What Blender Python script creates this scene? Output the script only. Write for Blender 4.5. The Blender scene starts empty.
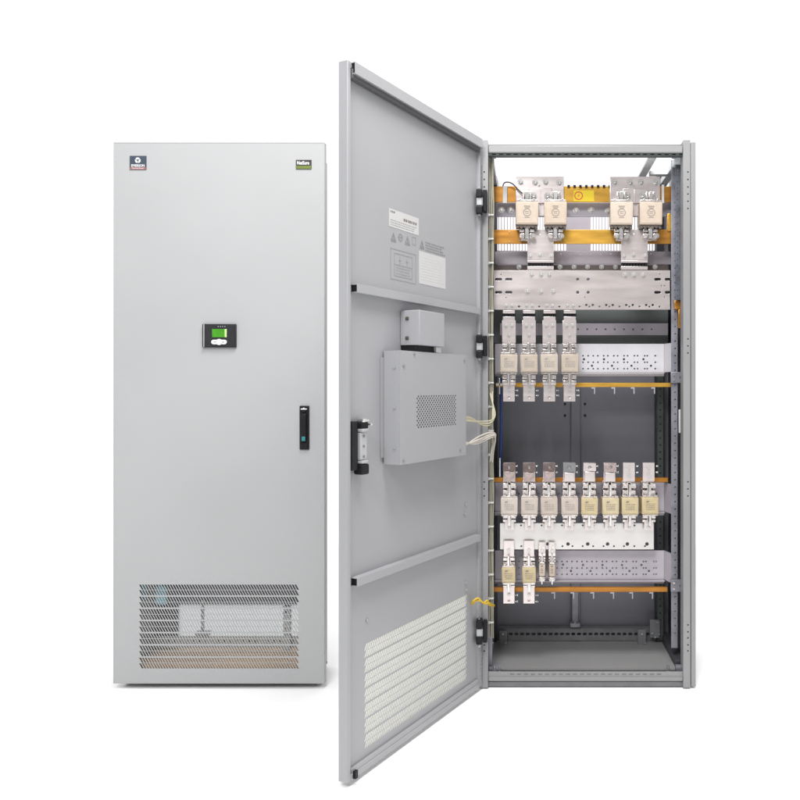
import bpy, bmesh, math, random
from mathutils import Vector, Matrix
random.seed(7)
scene = bpy.context.scene
COL = scene.collection
R = math.radians

# ------------------------------------------------------------------ measuring the photograph
F, PX0, PY0 = 770.0, 525.0, 388.0      # focal length and principal point in photo pixels
D = 2.831                              # metres from the lens to the cabinet fronts (Y = 0)
ZC = 1.107                             # lens height
def S(Y): return F / (D + Y)
def W(px, py, Y=0.0):
    s = S(Y)
    return Vector(((px - PX0) / s, Y, ZC + (PY0 - py) / s))

# ------------------------------------------------------------------ materials
def mat(name, color, rough=0.5, metal=0.0, var=0.06, vscale=6.0, bump=0.0, bscale=400.0, stretch=None, coat=0.0, emit=None, spec=None, rnd=0):
    m = bpy.data.materials.new(name); m.use_nodes = True
    nt = m.node_tree; b = nt.nodes['Principled BSDF']
    b.inputs['Roughness'].default_value = rough
    b.inputs['Metallic'].default_value = metal
    if spec is not None: b.inputs['Specular IOR Level'].default_value = spec
    b.inputs['Coat Weight'].default_value = coat
    tc = nt.nodes.new('ShaderNodeTexCoord')
    src = tc.outputs['Object']
    if stretch:
        mp = nt.nodes.new('ShaderNodeMapping'); mp.inputs['Scale'].default_value = stretch
        nt.links.new(src, mp.inputs['Vector']); src = mp.outputs['Vector']
    n = nt.nodes.new('ShaderNodeTexNoise'); n.inputs['Scale'].default_value = vscale
    n.inputs['Detail'].default_value = 6
    nt.links.new(src, n.inputs['Vector'])
    cr = nt.nodes.new('ShaderNodeValToRGB')
    lo = [max(0, c * (1 - var)) for c in color]; hi = [min(1, c * (1 + var)) for c in color]
    cr.color_ramp.elements[0].color = (*lo, 1); cr.color_ramp.elements[1].color = (*hi, 1)
    cr.color_ramp.elements[0].position = 0.3; cr.color_ramp.elements[1].position = 0.7
    nt.links.new(n.outputs['Fac'], cr.inputs['Fac'])
    if rnd:      # each copy of the object a shade of its own
        oi = nt.nodes.new('ShaderNodeObjectInfo'); hs = nt.nodes.new('ShaderNodeHueSaturation')
        m1 = nt.nodes.new('ShaderNodeMapRange'); m1.inputs['To Min'].default_value = 1 - rnd; m1.inputs['To Max'].default_value = 1 + rnd
        m2 = nt.nodes.new('ShaderNodeMapRange'); m2.inputs['To Min'].default_value = 1 + 2.5 * rnd; m2.inputs['To Max'].default_value = 1 - 2.5 * rnd
        nt.links.new(oi.outputs['Random'], m1.inputs['Value']); nt.links.new(oi.outputs['Random'], m2.inputs['Value'])
        nt.links.new(m1.outputs['Result'], hs.inputs['Value']); nt.links.new(m2.outputs['Result'], hs.inputs['Saturation'])
        nt.links.new(cr.outputs['Color'], hs.inputs['Color']); nt.links.new(hs.outputs['Color'], b.inputs['Base Color'])
    else:
        nt.links.new(cr.outputs['Color'], b.inputs['Base Color'])
    mr = nt.nodes.new('ShaderNodeMapRange')
    mr.inputs['To Min'].default_value = max(0.03, rough - 0.07); mr.inputs['To Max'].default_value = min(1, rough + 0.07)
    nt.links.new(n.outputs['Fac'], mr.inputs['Value']); nt.links.new(mr.outputs['Result'], b.inputs['Roughness'])
    if bump:
        n2 = nt.nodes.new('ShaderNodeTexNoise'); n2.inputs['Scale'].default_value = bscale
        nt.links.new(src, n2.inputs['Vector'])
        bp = nt.nodes.new('ShaderNodeBump'); bp.inputs['Strength'].default_value = bump; bp.inputs['Distance'].default_value = 0.001
        nt.links.new(n2.outputs['Fac'], bp.inputs['Height']); nt.links.new(bp.outputs['Normal'], b.inputs['Normal'])
    if emit:
        b.inputs['Emission Color'].default_value = (*color, 1); b.inputs['Emission Strength'].default_value = emit
    return m

M = {}
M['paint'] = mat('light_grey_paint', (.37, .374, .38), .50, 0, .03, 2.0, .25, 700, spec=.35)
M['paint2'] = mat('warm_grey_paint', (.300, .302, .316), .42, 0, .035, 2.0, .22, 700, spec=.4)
M['frame'] = mat('frame_grey_paint', (.232, .233, .238), .40, 0, .06, 3.0, .14, 700)
M['galv'] = mat('galvanised_steel', (.24, .24, .275), .45, .45, .18, 22, .1, 300)
M['galvl'] = mat('lilac_grey_steel', (.335, .32, .36), .50, .2, .08, 10, .1, 300)
M['dark'] = mat('dark_panel_paint', (.165, .167, .190), .40, .05, .14, 2.5, .15, 700)
M['darkg'] = mat('dark_greenish_panel', (.062, .074, .071), .50, 0, .15, 3, .15, 700)
M['liner_shade'] = mat('dark_side_low_light', (.040, .041, .048), .5, .1, .2, 5, .1, 500)  # side sheets hold the interior's low light in this tone
M['floorp'] = mat('cabinet_floor_paint', (.25, .248, .248), .36, .1, .06, 4, .1, 700)
M['tin'] = mat('tin_plated_copper', (.64, .58, .57), .30, .8, .10, 6, .03, 300, (1, 1, 6))
M['tinw'] = mat('bright_tin_plate', (.60, .585, .575), .32, .75, .10, 4, .03, 300, (1, 1, 4))
M['clip'] = mat('silvered_contact', (.60, .55, .53), .25, .85, .35, 110, .12, 160)
M['bolt'] = mat('zinc_bolt', (.66, .65, .64), .22, .9, .15, 90)
M['copper'] = mat('orange_copper_bar', (.44, .20, .035), .34, .6, .24, 9, .12, 60, (1, 1, 5))
M['copperY'] = mat('golden_copper_bar', (.54, .30, .045), .34, .55, .18, 9, .12, 60, (1, 1, 5))
M['ceramB'] = mat('beige_ceramic', (.42, .345, .275), .55, 0, .06, 50, .15, 500, rnd=.05)
M['ceramC'] = mat('pale_ceramic', (.38, .325, .27), .55, 0, .07, 50, .15, 500, rnd=.06)
M['ceramP'] = mat('pinkish_ceramic', (.44, .38, .335), .55, 0, .07, 50, .15, 500, rnd=.07)
M['ceramY'] = mat('yellow_ceramic', (.45, .37, .22), .5, 0, .08, 50, .15, 500, rnd=.07)
M['ink']     = mat('grey_ink', (.16, .14, .13), .6)
M['inkl'] = mat('pale_grey_ink', (.20, .202, .202), .6)
M['endm'] = mat('fuse_end_plate', (.085, .07, .06), .45, .3, .5, 120, .3, 200)
M['black'] = mat('black_plastic', (.010, .010, .012), .45, 0, .2, 20, .1, 500, spec=.2)
M['blackm'] = mat('matte_black_plastic', (.014, .014, .016), .6, 0, .2, 20, .1, 500, spec=.2)
M['brown']   = mat('dark_insulator', (.06, .045, .04), .55, 0, .2, 30, .1, 400)
M['cream'] = mat('cream_cable', (.28, .265, .21), .5, 0, .08, 30)
M['creamw'] = mat('pale_cable', (.50, .465, .42), .5, 0, .06, 30)
M['tie'] = mat('white_nylon', (.52, .52, .50), .5)
M['yellow'] = mat('yellow_cable', (.56, .37, .02), .45, 0, .1, 30)
M['blue']    = mat('blue_cable', (.01, .035, .19), .45, 0, .1, 30)
M['white'] = mat('white_sticker', (.46, .46, .46), .55, 0, .02, 30)
M['yelst'] = mat('yellow_sticker', (.66, .49, .01), .5, 0, .03, 30)
M['red']     = mat('red_ink', (.55, .06, .03), .5)
M['badge'] = mat('slate_blue_badge', (.055, .07, .095), .45, 0, .08, 60, spec=.12)
M['badgek'] = mat('charcoal_badge', (.045, .042, .042), .45, 0, .08, 60, spec=.15)
M['green'] = mat('olive_green_badge', (.13, .17, .04), .45, 0, .1, 60, spec=.15)
M['dred'] = mat('dull_red_badge', (.30, .14, .13), .45, 0, .08, 60, spec=.15)
M['wink'] = mat('white_ink', (.62, .62, .63), .5)
M['screen'] = mat('lit_green_screen', (.05, .24, .015), .4, 0, .12, 80, emit=.12, spec=.2)
M['screenl'] = mat('pale_green_screen', (.45, .62, .25), .3, 0, .05, 80, emit=.15)
M['bezel'] = mat('charcoal_bezel', (.025, .025, .028), .42, 0, .1, 40, spec=.2)
M['silverp'] = mat('silver_plastic', (.48, .48, .48), .35, .1, .05, 40)
M['cyan'] = mat('teal_plastic', (.02, .20, .22), .4, 0, .2, 80)
M['mauve'] = mat('mauve_plastic', (.13, .095, .09), .22, .2, .3, 60)
M['mauvel'] = mat('pale_mauve_plastic', (.36, .29, .28), .22, .3, .35, 60)
M['tealb'] = mat('pale_teal_plastic', (.20, .46, .54), .4, 0, .15, 60)
M['raild'] = mat('dark_zinc_rail', (.17, .172, .18), .45, .1, .12, 20)
M['pale'] = mat('pale_zinc', (.55, .57, .57), .45, .15, .08, 20)
M['chan'] = mat('pale_lilac_channel', (.50, .49, .515), .45, .15, .06, 8, .08, 300)
M['chan2'] = mat('lilac_channel', (.42, .39, .43), .45, .15, .06, 8, .08, 300)
M['slate'] = mat('slate_steel', (.105, .11, .135), .45, .3, .3, 25, .1, 300)
M['backg'] = mat('greenish_grey_plate', (.165, .185, .18), .5, 0, .1, 4)
M['paleb'] = mat('pale_blue_zinc', (.78, .83, .86), .4, .1, .05, 12)
M['cream2'] = mat('ivory_cable', (.46, .43, .31), .45, 0, .1, 30)
M['gask_shade'] = mat('grey_foam_gasket_and_shade', (.085, .085, .09), .8, 0, .1, 60, .2, 300)  # dark grey holding the top rib's shadow as well as gasket foam
M['copperD'] = mat('brown_copper_bar', (.36, .145, .016), .36, .45, .25, 9, .1, 60, (1, 1, 5))
m = bpy.data.materials.new('cream_filter_fleece'); m.use_nodes = True; M['flat_dimmer2'] = m
nt = m.node_tree; nt.nodes['Principled BSDF'].inputs['Base Color'].default_value = (.85, .85, .81, 1); nt.nodes['Principled BSDF'].inputs['Roughness'].default_value = .9
tr = nt.nodes.new('ShaderNodeBsdfTranslucent'); mx = nt.nodes.new('ShaderNodeMixShader'); mx.inputs[0].default_value = .75
nz = nt.nodes.new('ShaderNodeTexNoise'); nz.inputs['Scale'].default_value = 60
rp = nt.nodes.new('ShaderNodeValToRGB'); rp.color_ramp.elements[0].color = (.86, .86, .82, 1); rp.color_ramp.elements[1].color = (.98, .98, .95, 1)
nt.links.new(nz.outputs['Fac'], rp.inputs['Fac']); nt.links.new(rp.outputs['Color'], tr.inputs['Color'])
nt.links.new(nt.nodes['Principled BSDF'].outputs[0], mx.inputs[1]); nt.links.new(tr.outputs[0], mx.inputs[2])
nt.links.new(mx.outputs[0], nt.nodes['Material Output'].inputs['Surface'])
M['ghost'] = mat('very_pale_ink', (.50, .50, .49), .6)
M['faint'] = mat('faint_grey_ink', (.245, .25, .245), .6)
M['wood']    = mat('plywood_board', (.84, .57, .35), .6, 0, .22, 5, .2, 60, (1, 9, 1))
M['steelw'] = mat('bright_rail_steel', (.40, .41, .42), .4, .3, .08, 20)
M['floor'] = mat('white_studio_floor', (.94, .94, .94), .8, 0, .004, 1.0, spec=.1)

# ------------------------------------------------------------------ mesh helpers
def add_box(bm, lo, hi, bevel=0.0, seg=2, mi=0):
    lo, hi = Vector(lo), Vector(hi)
    c = (lo + hi) / 2; d = hi - lo
    r = bmesh.ops.create_cube(bm, size=1.0, matrix=Matrix.Translation(c) @ Matrix.Diagonal((abs(d.x), abs(d.y), abs(d.z), 1)))
    fs = set(f for v in r['verts'] for f in v.link_faces)
    for f in fs: f.material_index = mi
    if bevel > 0:
        es = list(set(e for v in r['verts'] for e in v.link_edges))
        rb = bmesh.ops.bevel(bm, geom=es, offset=min(bevel, .45 * min(abs(d.x), abs(d.y), abs(d.z))), segments=seg, affect='EDGES', profile=.5, clamp_overlap=True)
        for f in rb['faces']: f.material_index = mi

def pbox(bm, x0, y0, x1, y1, Y0, Y1, bevel=0.0, mi=0):
    """box whose front face (at depth Y0) covers that rectangle of the photo, going straight back to Y1"""
    a = W(x0, y1, Y0); b = W(x1, y0, Y0)
    add_box(bm, (a.x, Y0, a.z), (b.x, Y1, b.z), bevel, 2, mi)

def add_cyl(bm, p, r, h, axis='Y', seg=16, r2=None, mi=0):
    """cylinder from p along -Y (towards the viewer), or along Z / X"""
    rot = {'Y': Matrix.Rotation(R(90), 4, 'X'), 'Z': Matrix.Identity(4), 'X': Matrix.Rotation(R(90), 4, 'Y')}[axis]
    mid = {'Y': Vector((0, -h / 2, 0)), 'Z': Vector((0, 0, h / 2)), 'X': Vector((h / 2, 0, 0))}[axis]
    rr = bmesh.ops.create_cone(bm, cap_ends=True, segments=seg, radius1=r, radius2=r if r2 is None else r2, depth=h,
                               matrix=Matrix.Translation(Vector(p) + mid) @ rot)
    for f in set(f for v in rr['verts'] for f in v.link_faces): f.material_index = mi

def add_prism(bm, pts, y0, y1, mi=0):
    """polygon in X,Z between two depths"""
    a = [bm.verts.new((x, y0, z)) for x, z in pts]; b = [bm.verts.new((x, y1, z)) for x, z in pts]
    n = len(pts); fs = [bm.faces.new(a), bm.faces.new(b[::-1])]
    for i in range(n): fs.append(bm.faces.new((a[i], b[i], b[(i + 1) % n], a[(i + 1) % n])))
    for f in fs: f.material_index = mi

ORG = {}
def link(o, parent=None, loc=None):
    COL.objects.link(o)
    if parent is not None: o.parent = parent
    return o
def finish(me, mats, smooth=True):
    for m in (mats if isinstance(mats, (list, tuple)) else [mats]): me.materials.append(M[m])
    if smooth:
        me.shade_smooth(); me.set_sharp_from_angle(angle=R(38))
        for p in me.polygons:
            if max(abs(c) for c in p.normal) > .9995: p.use_smooth = False
def obj(name, bm, mats, parent=None, loc=None, label=None):
    """mesh given in world (or door-local) coordinates; loc is its own origin in the same coordinates"""
    org = Vector(loc) if loc is not None else (ORG[parent.name] if parent is not None else Vector((0, 0, 0)))
    bmesh.ops.recalc_face_normals(bm, faces=bm.faces)
    for v in bm.verts: v.co -= org
    me = bpy.data.meshes.new(name); bm.to_mesh(me); bm.free(); finish(me, mats)
    o = bpy.data.objects.new(name, me); link(o, parent)
    o.location = org - (ORG[parent.name] if parent is not None else Vector((0, 0, 0)))
    ORG[o.name] = org
    if label: o['label'] = label
    return o
def empty(name, loc):
    o = bpy.data.objects.new(name, None); o.empty_display_size = .1
    o.location = loc; link(o); ORG[o.name] = Vector(loc); return o
def tag(o, label=None, cat=None, group=None, kind=None):
    if label: o['label'] = label
    if cat: o['category'] = cat
    if group: o['group'] = group
    if kind: o['kind'] = kind
    return o
def copy_tree(o, parent=None):
    c = o.copy(); COL.objects.link(c)
    if parent is not None: c.parent = parent
    ORG[c.name] = ORG[o.name].copy()
    for ch in [x for x in bpy.data.objects if x.parent == o]: copy_tree(ch, c)
    return c
def move_to(o, loc):
    loc = Vector(loc); po = ORG[o.parent.name] if o.parent else Vector((0, 0, 0))
    o.location = loc - po; ORG[o.name] = loc

def curve_mesh(cu):
    o = bpy.data.objects.new('tmp', cu); COL.objects.link(o)
    dg = bpy.context.evaluated_depsgraph_get()
    me = bpy.data.meshes.new_from_object(o.evaluated_get(dg))
    bpy.data.objects.remove(o); bpy.data.curves.remove(cu)
    return me
def plate_bm(outline, holes, y0, y1, bevel=0.0):
    """sheet in the X,Z plane from depth y0 (front) to y1 with real holes; loops are lists of (x, z)"""
    cu = bpy.data.curves.new('tmp', 'CURVE'); cu.dimensions = '2D'; cu.fill_mode = 'BOTH'
    cu.extrude = max(.0001, (y1 - y0) / 2 - bevel); cu.bevel_depth = bevel; cu.bevel_resolution = 1; cu.offset = -bevel
    for loop in [outline] + holes:
        sp = cu.splines.new('POLY'); sp.points.add(len(loop) - 1)
        for p, (x, z) in zip(sp.points, loop): p.co = (x, z, 0, 1)
        sp.use_cyclic_u = True
    me = curve_mesh(cu)
    bm = bmesh.new(); bm.from_mesh(me); bpy.data.meshes.remove(me)
    bmesh.ops.remove_doubles(bm, verts=bm.verts, dist=1e-6)
    for v in bm.verts: v.co = Vector((v.co.x, (y0 + y1) / 2 - v.co.z, v.co.y))
    for f in bm.faces: f.material_index = 0
    return bm
def circ(x, z, r, n=12): return [(x + r * math.cos(2 * math.pi * i / n), z + r * math.sin(2 * math.pi * i / n)) for i in range(n)]
def slot(x, z, hw, r, n=6):
    pts = [(x + hw + r * math.cos(a), z + r * math.sin(a)) for a in [math.pi * (-.5 + i / n) for i in range(n + 1)]]
    pts += [(x - hw - r * math.cos(a), z - r * math.sin(a)) for a in [math.pi * (-.5 + i / n) for i in range(n + 1)]]
    return pts
def rect(x0, z0, x1, z1): return [(x0, z0), (x1, z0), (x1, z1), (x0, z1)]
def pplate(x0, y0, x1, y1, Y, t, holes=(), bevel=.0003):
    """photo rectangle at depth Y; holes: (px, py, r_px) round or (px, py, halfwidth_px, r_px) slotted"""
    a = W(x0, y1, Y); b = W(x1, y0, Y); s = S(Y); H = []
    for h in holes:
        p = W(h[0], h[1], Y)
        H.append(circ(p.x, p.z, h[2] / s) if len(h) == 3 else slot(p.x, p.z, h[2] / s, h[3] / s))
    return plate_bm(rect(a.x, a.z, b.x, b.z), H, Y, Y + t, bevel)
def tube_bm(paths, r, cyc=False, res=3, smooth=True):
    cu = bpy.data.curves.new('tmp', 'CURVE'); cu.dimensions = '3D'; cu.bevel_depth = r; cu.bevel_resolution = res; cu.use_fill_caps = True
    for pts in paths:
        if smooth:
            sp = cu.splines.new('NURBS'); sp.points.add(len(pts) - 1)
            for p, c in zip(sp.points, pts): p.co = (*c, 1)
            sp.use_endpoint_u = True; sp.order_u = min(4, len(pts)); sp.resolution_u = 8
        else:
            sp = cu.splines.new('POLY'); sp.points.add(len(pts) - 1)
            for p, c in zip(sp.points, pts): p.co = (*c, 1)
    me = curve_mesh(cu); bm = bmesh.new(); bm.from_mesh(me); bpy.data.meshes.remove(me)
    for f in bm.faces: f.material_index = 0
    return bm
def text_bm(s, size, x, z, y, depth=.0004, bold=0.0, face=1, width=None):
    """lettering in the X,Z plane, centred at x,z, front at y; face=-1 reads from +Y (inside of a door)"""
    cu = bpy.data.curves.new('tmp', 'FONT'); cu.body = s; cu.size = size; cu.align_x = 'CENTER'; cu.align_y = 'CENTER'
    cu.extrude = depth / 2; cu.offset = bold; cu.resolution_u = 3
    me = curve_mesh(cu); bm = bmesh.new(); bm.from_mesh(me); bpy.data.meshes.remove(me)
    xs = [v.co.x for v in bm.verts]; k = 1.0
    if width: k = width / (max(xs) - min(xs))
    for v in bm.verts: v.co = Vector((x + face * k * v.co.x, y - face * v.co.z, z + v.co.y))
    for f in bm.faces: f.material_index = 0
    return bm
def merge(bm, other, mi=None):
    me = bpy.data.meshes.new('tmp'); other.to_mesh(me); other.free()
    if mi is not None:
        for p in me.polygons: p.material_index = mi
    bm.from_mesh(me); bpy.data.meshes.remove(me)
def bolt_bm(p, r, h=.006, washer=True):
    bm = bmesh.new(); p = Vector(p)
    if washer:
        add_cyl(bm, p, r * 1.45, .0016, seg=18)
        p = p - Vector((0, .0016, 0))
    add_cyl(bm, p, r, h, seg=6)
    add_cyl(bm, p - Vector((0, h, 0)), r * .78, .0012, seg=14, r2=r * .6)
    return bm
def bolts(lst, parent, rpx=1.9, Y=.1, h=.006, washer=True, mt='bolt'):
    for px, py in lst:
        p = W(px, py, Y); obj('bolt', bolt_bm(p, rpx / S(Y), h, washer), mt, parent, p)

# ------------------------------------------------------------------ setting
bm = bmesh.new()
for v in ((-7, -7), (7, -7), (7, 2.6), (-7, 2.6)): bm.verts.new((v[0], v[1], 0))
bm.faces.new(bm.verts)
fl = obj('floor', bm, 'floor'); tag(fl, kind='structure')

# ------------------------------------------------------------------ slotted vent pattern of both doors
def vent_holes(x0, z0, x1, z1, bands=7, n=57, op=.69, br=.0007):
    """bands of slanted slots, two rows to the band, leaning like a backslash seen from the front"""
    out = []; bp = (z1 - z0 + .005) / bands; gap = .0052
    for b in range(bands):
        zt = z1 - b * bp; zb = zt - (bp - gap); zm = (zt + zb) / 2
        pitch = (x1 - x0) / (n + 1.0); sh = pitch * 1.02; w = pitch * op
        for (t, u) in ((zt, zm + br), (zm - br, zb)):
            for k in range(n):
                x = x0 + pitch * k
                out.append([(x, t), (x + w, t), (x + w + sh, u), (x + sh, u)][::-1])
    return out

# ================================================================== CLOSED CABINET
CL = W(114, 683, 0); CR = W(324, 143, 0)
LW = CR.x - CL.x; LH = CR.z - CL.z
cab = empty('closed_cabinet', (CL.x + LW / 2, 0.12, 0))
tag(cab, 'closed light grey electrical cabinet with slotted vent, green display and black door handle', 'cabinet')
x0, x1, zb, zt = CL.x, CR.x, CL.z, CR.z
# door: outer sheet at Y = 0 .. 0.002, return rim behind it
vx0, vz1 = W(139, 584.6, 0).x, W(139, 584.6, 0).z; vx1, vz0 = W(299.8, 668.6, 0).x, W(299.8, 668.6, 0).z
bm = plate_bm(rect(x0, zb, x1, zt), vent_holes(vx0, vz0, vx1, vz1), 0, .002, 0)
for lo, hi in (((x0, .002, zb), (x0 + .018, .026, zt)), ((x1 - .018, .002, zb), (x1, .026, zt)),
               ((x0 + .018, .002, zt - .018), (x1 - .018, .026, zt)), ((x0 + .018, .002, zb), (x1 - .018, .026, zb + .018))):
    add_box(bm, lo, hi)
ldoor = obj('door', bm, 'paint', cab)
# folded edge of the door sheet: a slim rounded bead round the front
bm = bmesh.new()
e = .0022
add_box(bm, (x0 - e, -.0012, zb), (x0, .026, zt), .001); add_box(bm, (x1, -.0012, zb), (x1 + e, .026, zt), .001)
add_box(bm, (x0 - e, -.0012, zt), (x1 + e, .026, zt + e), .001); add_box(bm, (x0 - e, -.0012, zb - e), (x1 + e, .026, zb), .001)
obj('folded_edge', bm, 'paint', ldoor)
# badges
a = W(130, 169.8, 0); b = W(146.6, 156, 0)
bm = bmesh.new(); add_box(bm, (a.x, -.0025, a.z), (b.x, -.0001, b.z), .0006)
add_box(bm, (a.x + .002, -.0029, a.z + .001), (b.x - .0012, -.0024, a.z + .0085), 0, 1, 1)
bd = obj('maker_badge', bm, ['badge', 'dred'], ldoor)
bm = text_bm('EMERSON', .0125, (a.x + b.x) / 2, a.z + .0142, -.0027, .0006, .0003, width=(b.x - a.x) * .80)
cx, cz = (a.x + b.x) / 2 - .0005, b.z - .0165
for k in range(3):
    t0 = R(90 + 120 * k)
    pts = [(cx + .0104 * math.cos(t0 + R(d)), cz + .0104 * math.sin(t0 + R(d))) for d in range(-52, 53, 13)]
    pts += [(cx + .0038 * math.cos(t0 + R(d + 18)), cz + .0038 * math.sin(t0 + R(d + 18))) for d in range(45, -46, -15)]
    add_prism(bm, pts, -.0030, -.0024)
merge(bm, text_bm('Network Power', .007, (a.x + b.x) / 2, a.z + .0048, -.0030, .0003, 0, width=(b.x - a.x) * .7))
obj('badge_lettering', bm, 'wink', ldoor)
a = W(296, 169.3, 0); b = W(311.6, 160, 0)
bm = bmesh.new(); add_box(bm, (a.x, -.0025, a.z), (b.x, -.0001, b.z), .0006)
add_box(bm, (a.x + .0012, -.0029, a.z + .001), (b.x - .001, -.0024, a.z + .0125), 0, 1, 1)
obj('series_badge', bm, ['badgek', 'green'], ldoor)
bm = text_bm('NetSure', .018, (a.x + b.x) / 2 - .002, b.z - .0118, -.0027, .0006, .0005, width=(b.x - a.x) * .78)
obj('badge_lettering', bm, 'wink', ldoor)
# display module
a = W(203.3, 347.6, 0); b = W(236.8, 324.2, 0)
bm = bmesh.new(); add_box(bm, (a.x, -.010, a.z), (b.x, -.0001, b.z), .0016)
add_box(bm, (a.x + .008, -.0118, a.z + .003), (b.x - .0035, -.0095, b.z - .003), .0012)
for k in range(4):   # three small lamps and a lens row above the screen
    add_cyl(bm, (a.x + .060 + .008 * k, -.0116, b.z - .0095), .0016, .0008, seg=10, mi=1)
obj('display_housing', bm, ['bezel', 'silverp'], ldoor)
bm = bmesh.new(); add_box(bm, (a.x + .0052, -.0122, a.z + .001), (a.x + .0082, -.0098, b.z - .001), .0008)
obj('housing_trim', bm, 'silverp', ldoor)
p = W(213.4, 337.4, 0); q = W(228.0, 329.3, 0)
bm = bmesh.new(); add_box(bm, (p.x, -.0128, p.z), (q.x - .0075, -.0117, q.z), .0005)
add_box(bm, (q.x - .0075, -.0128, p.z), (q.x, -.0117, q.z), .0005, 2, 1)
obj('screen', bm, ['screen', 'screenl'], ldoor)
p = W(212.8, 344.9, 0); q = W(228.3, 339.6, 0); zc = (p.z + q.z) / 2
bm = bmesh.new()
pts = slot((p.x + q.x) / 2, zc, (q.x - p.x) / 2 - .0085, .0085)
add_prism(bm, pts, -.0150, -.0117)
merge(bm, plate_bm(circ((p.x + q.x) / 2 + .0005, zc, .0115, 20), [], -.0165, -.0117, .001))
for dx in (-.014, .014): add_box(bm, ((p.x + q.x) / 2 + dx - .005, -.0153, zc - .0011), ((p.x + q.x) / 2 + dx + .005, -.0148, zc + .0011), 0, 1, 1)
obj('keypad', bm, ['wink', 'inkl'], ldoor)
bm = bmesh.new()
# swing handle
a = W(299.9, 449.6, 0); b = W(309.5, 405.8, 0)
add_box(bm, (a.x, -.007, a.z), (b.x, -.0001, b.z), .0025, 3)
add_box(bm, (a.x + .0075, -.019, a.z + .030), (b.x - .0075, -.0065, b.z - .028), .004, 3)
add_box(bm, (a.x + .006, -.0105, a.z + .006), (b.x - .006, -.0065, a.z + .027), .002, 2)
add_cyl(bm, ((a.x + b.x) / 2, -.0065, b.z - .014), .009, .006, seg=20)
obj('handle', bm, 'black', ldoor)
bm = bmesh.new(); cx = (a.x + b.x) / 2 + .001
add_box(bm, (cx - .0065, -.0215, a.z + .033), (cx + .0065, -.0186, a.z + .049), .0015)
obj('handle_button', bm, 'cyan', ldoor)
bm = bmesh.new()
add_prism(bm, [((a.x + b.x) / 2 + dx, b.z + dz) for dx, dz in ((-.011, -.0135), (-.011, -.010), (-.004, -.009), (0, -.006), (.004, -.009), (.011, -.010), (.011, -.0135))], -.0130, -.0068)
obj('handle_emblem', bm, 'wink', ldoor)
# carcass set in behind the overhanging door
ins = .046; dep = .225
bx0, bx1 = x0 + ins, x1 - ins; bzb, bzt = zb + .002, zt - .010
T = .0025
bm = bmesh.new(); add_box(bm, (bx0, .0275, bzb), (bx0 + T, dep, bzt)); obj('side_panel', bm, ['paint'], cab)
bm = bmesh.new(); add_box(bm, (bx1 - T, .0275, bzb), (bx1, dep, bzt)); obj('side_panel', bm, ['paint'], cab)
bm = bmesh.new(); add_box(bm, (bx0 + T, .0275, bzt - T), (bx1 - T, dep, bzt)); obj('roof_panel', bm, 'paint', cab)
bm = bmesh.new(); add_box(bm, (bx0 + T, .0275, bzb), (bx1 - T, dep, bzb + T)); obj('bottom_panel', bm, 'dark', cab)
o0, o1 = W(180, 649, dep), W(303, 604, dep)
bm = plate_bm(rect(bx0 + T, bzb + T, bx1 - T, bzt - T), [rect(o0.x, o0.z, o1.x, o1.z)], dep - .003, dep, 0)
obj('rear_panel', bm, 'dark', cab)
bm = bmesh.new(); add_box(bm, (bx0 + .01, .032, bzb + .004), (bx1 - .01, dep - .008, bzb + .055), .001); obj('plywood_board', bm, 'wood', cab)
m = bpy.data.materials.new('filter_dimmer_added'); m.use_nodes = True; M['flat_dimmer'] = m
nt = m.node_tree; tr = nt.nodes.new('ShaderNodeBsdfTranslucent'); tr.inputs['Color'].default_value = (.74, .75, .76, 1)
nz = nt.nodes.new('ShaderNodeTexNoise'); nz.inputs['Scale'].default_value = 40
rp = nt.nodes.new('ShaderNodeValToRGB'); rp.color_ramp.elements[0].color = (.62, .63, .64, 1); rp.color_ramp.elements[1].color = (.92, .93, .93, 1)
nt.links.new(nz.outputs['Fac'], rp.inputs['Fac']); nt.links.new(rp.outputs['Color'], tr.inputs['Color'])
nt.links.new(tr.outputs[0], nt.nodes['Material Output'].inputs['Surface'])
bm = bmesh.new(); pbox(bm, 178, 602, 305, 646, dep - .009, dep - .0045); obj('filter_or_dimmer_sheet', bm, 'flat_dimmer', cab)  # translucent sheet added to grey the white light from the rear opening
hs = [(150 + 6.2 * k, 641, .9) for k in range(24)]
obj('perforated_rail', pplate(144, 636, 303, 648, .195, .002, hs), 'pale', cab)
bm = bmesh.new(); pbox(bm, 144, 637, 303, 646, .1972, .199); obj('rail_blackout', bm, 'blackm', cab)  # added black strip keeps light out of the rail's holes
bm = bmesh.new(); pbox(bm, 201, 600, 204, 637, .20, .206); pbox(bm, 195, 632, 209, 636, .18, .206, .002); obj('stud', bm, 'steelw', cab)
bm = bmesh.new(); pbox(bm, 283, 606, 290, 650, .17, .19, .002)
for yy in (612, 620, 628, 634): add_cyl(bm, W(286, yy, .17), .003, .002, mi=1)
obj('corner_bracket', bm, ['pale', 'black'], cab)
bm = bmesh.new(); pbox(bm, 155, 586, 166, 605, .06, .075, .004); pbox(bm, 158, 560, 161, 586, .062, .07, .002); pbox(bm, 140, 560, 146, 600, .09, .1, .003)
obj('terminal_block', bm, 'tealb', cab, label='small teal terminal block behind the vent')
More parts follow.
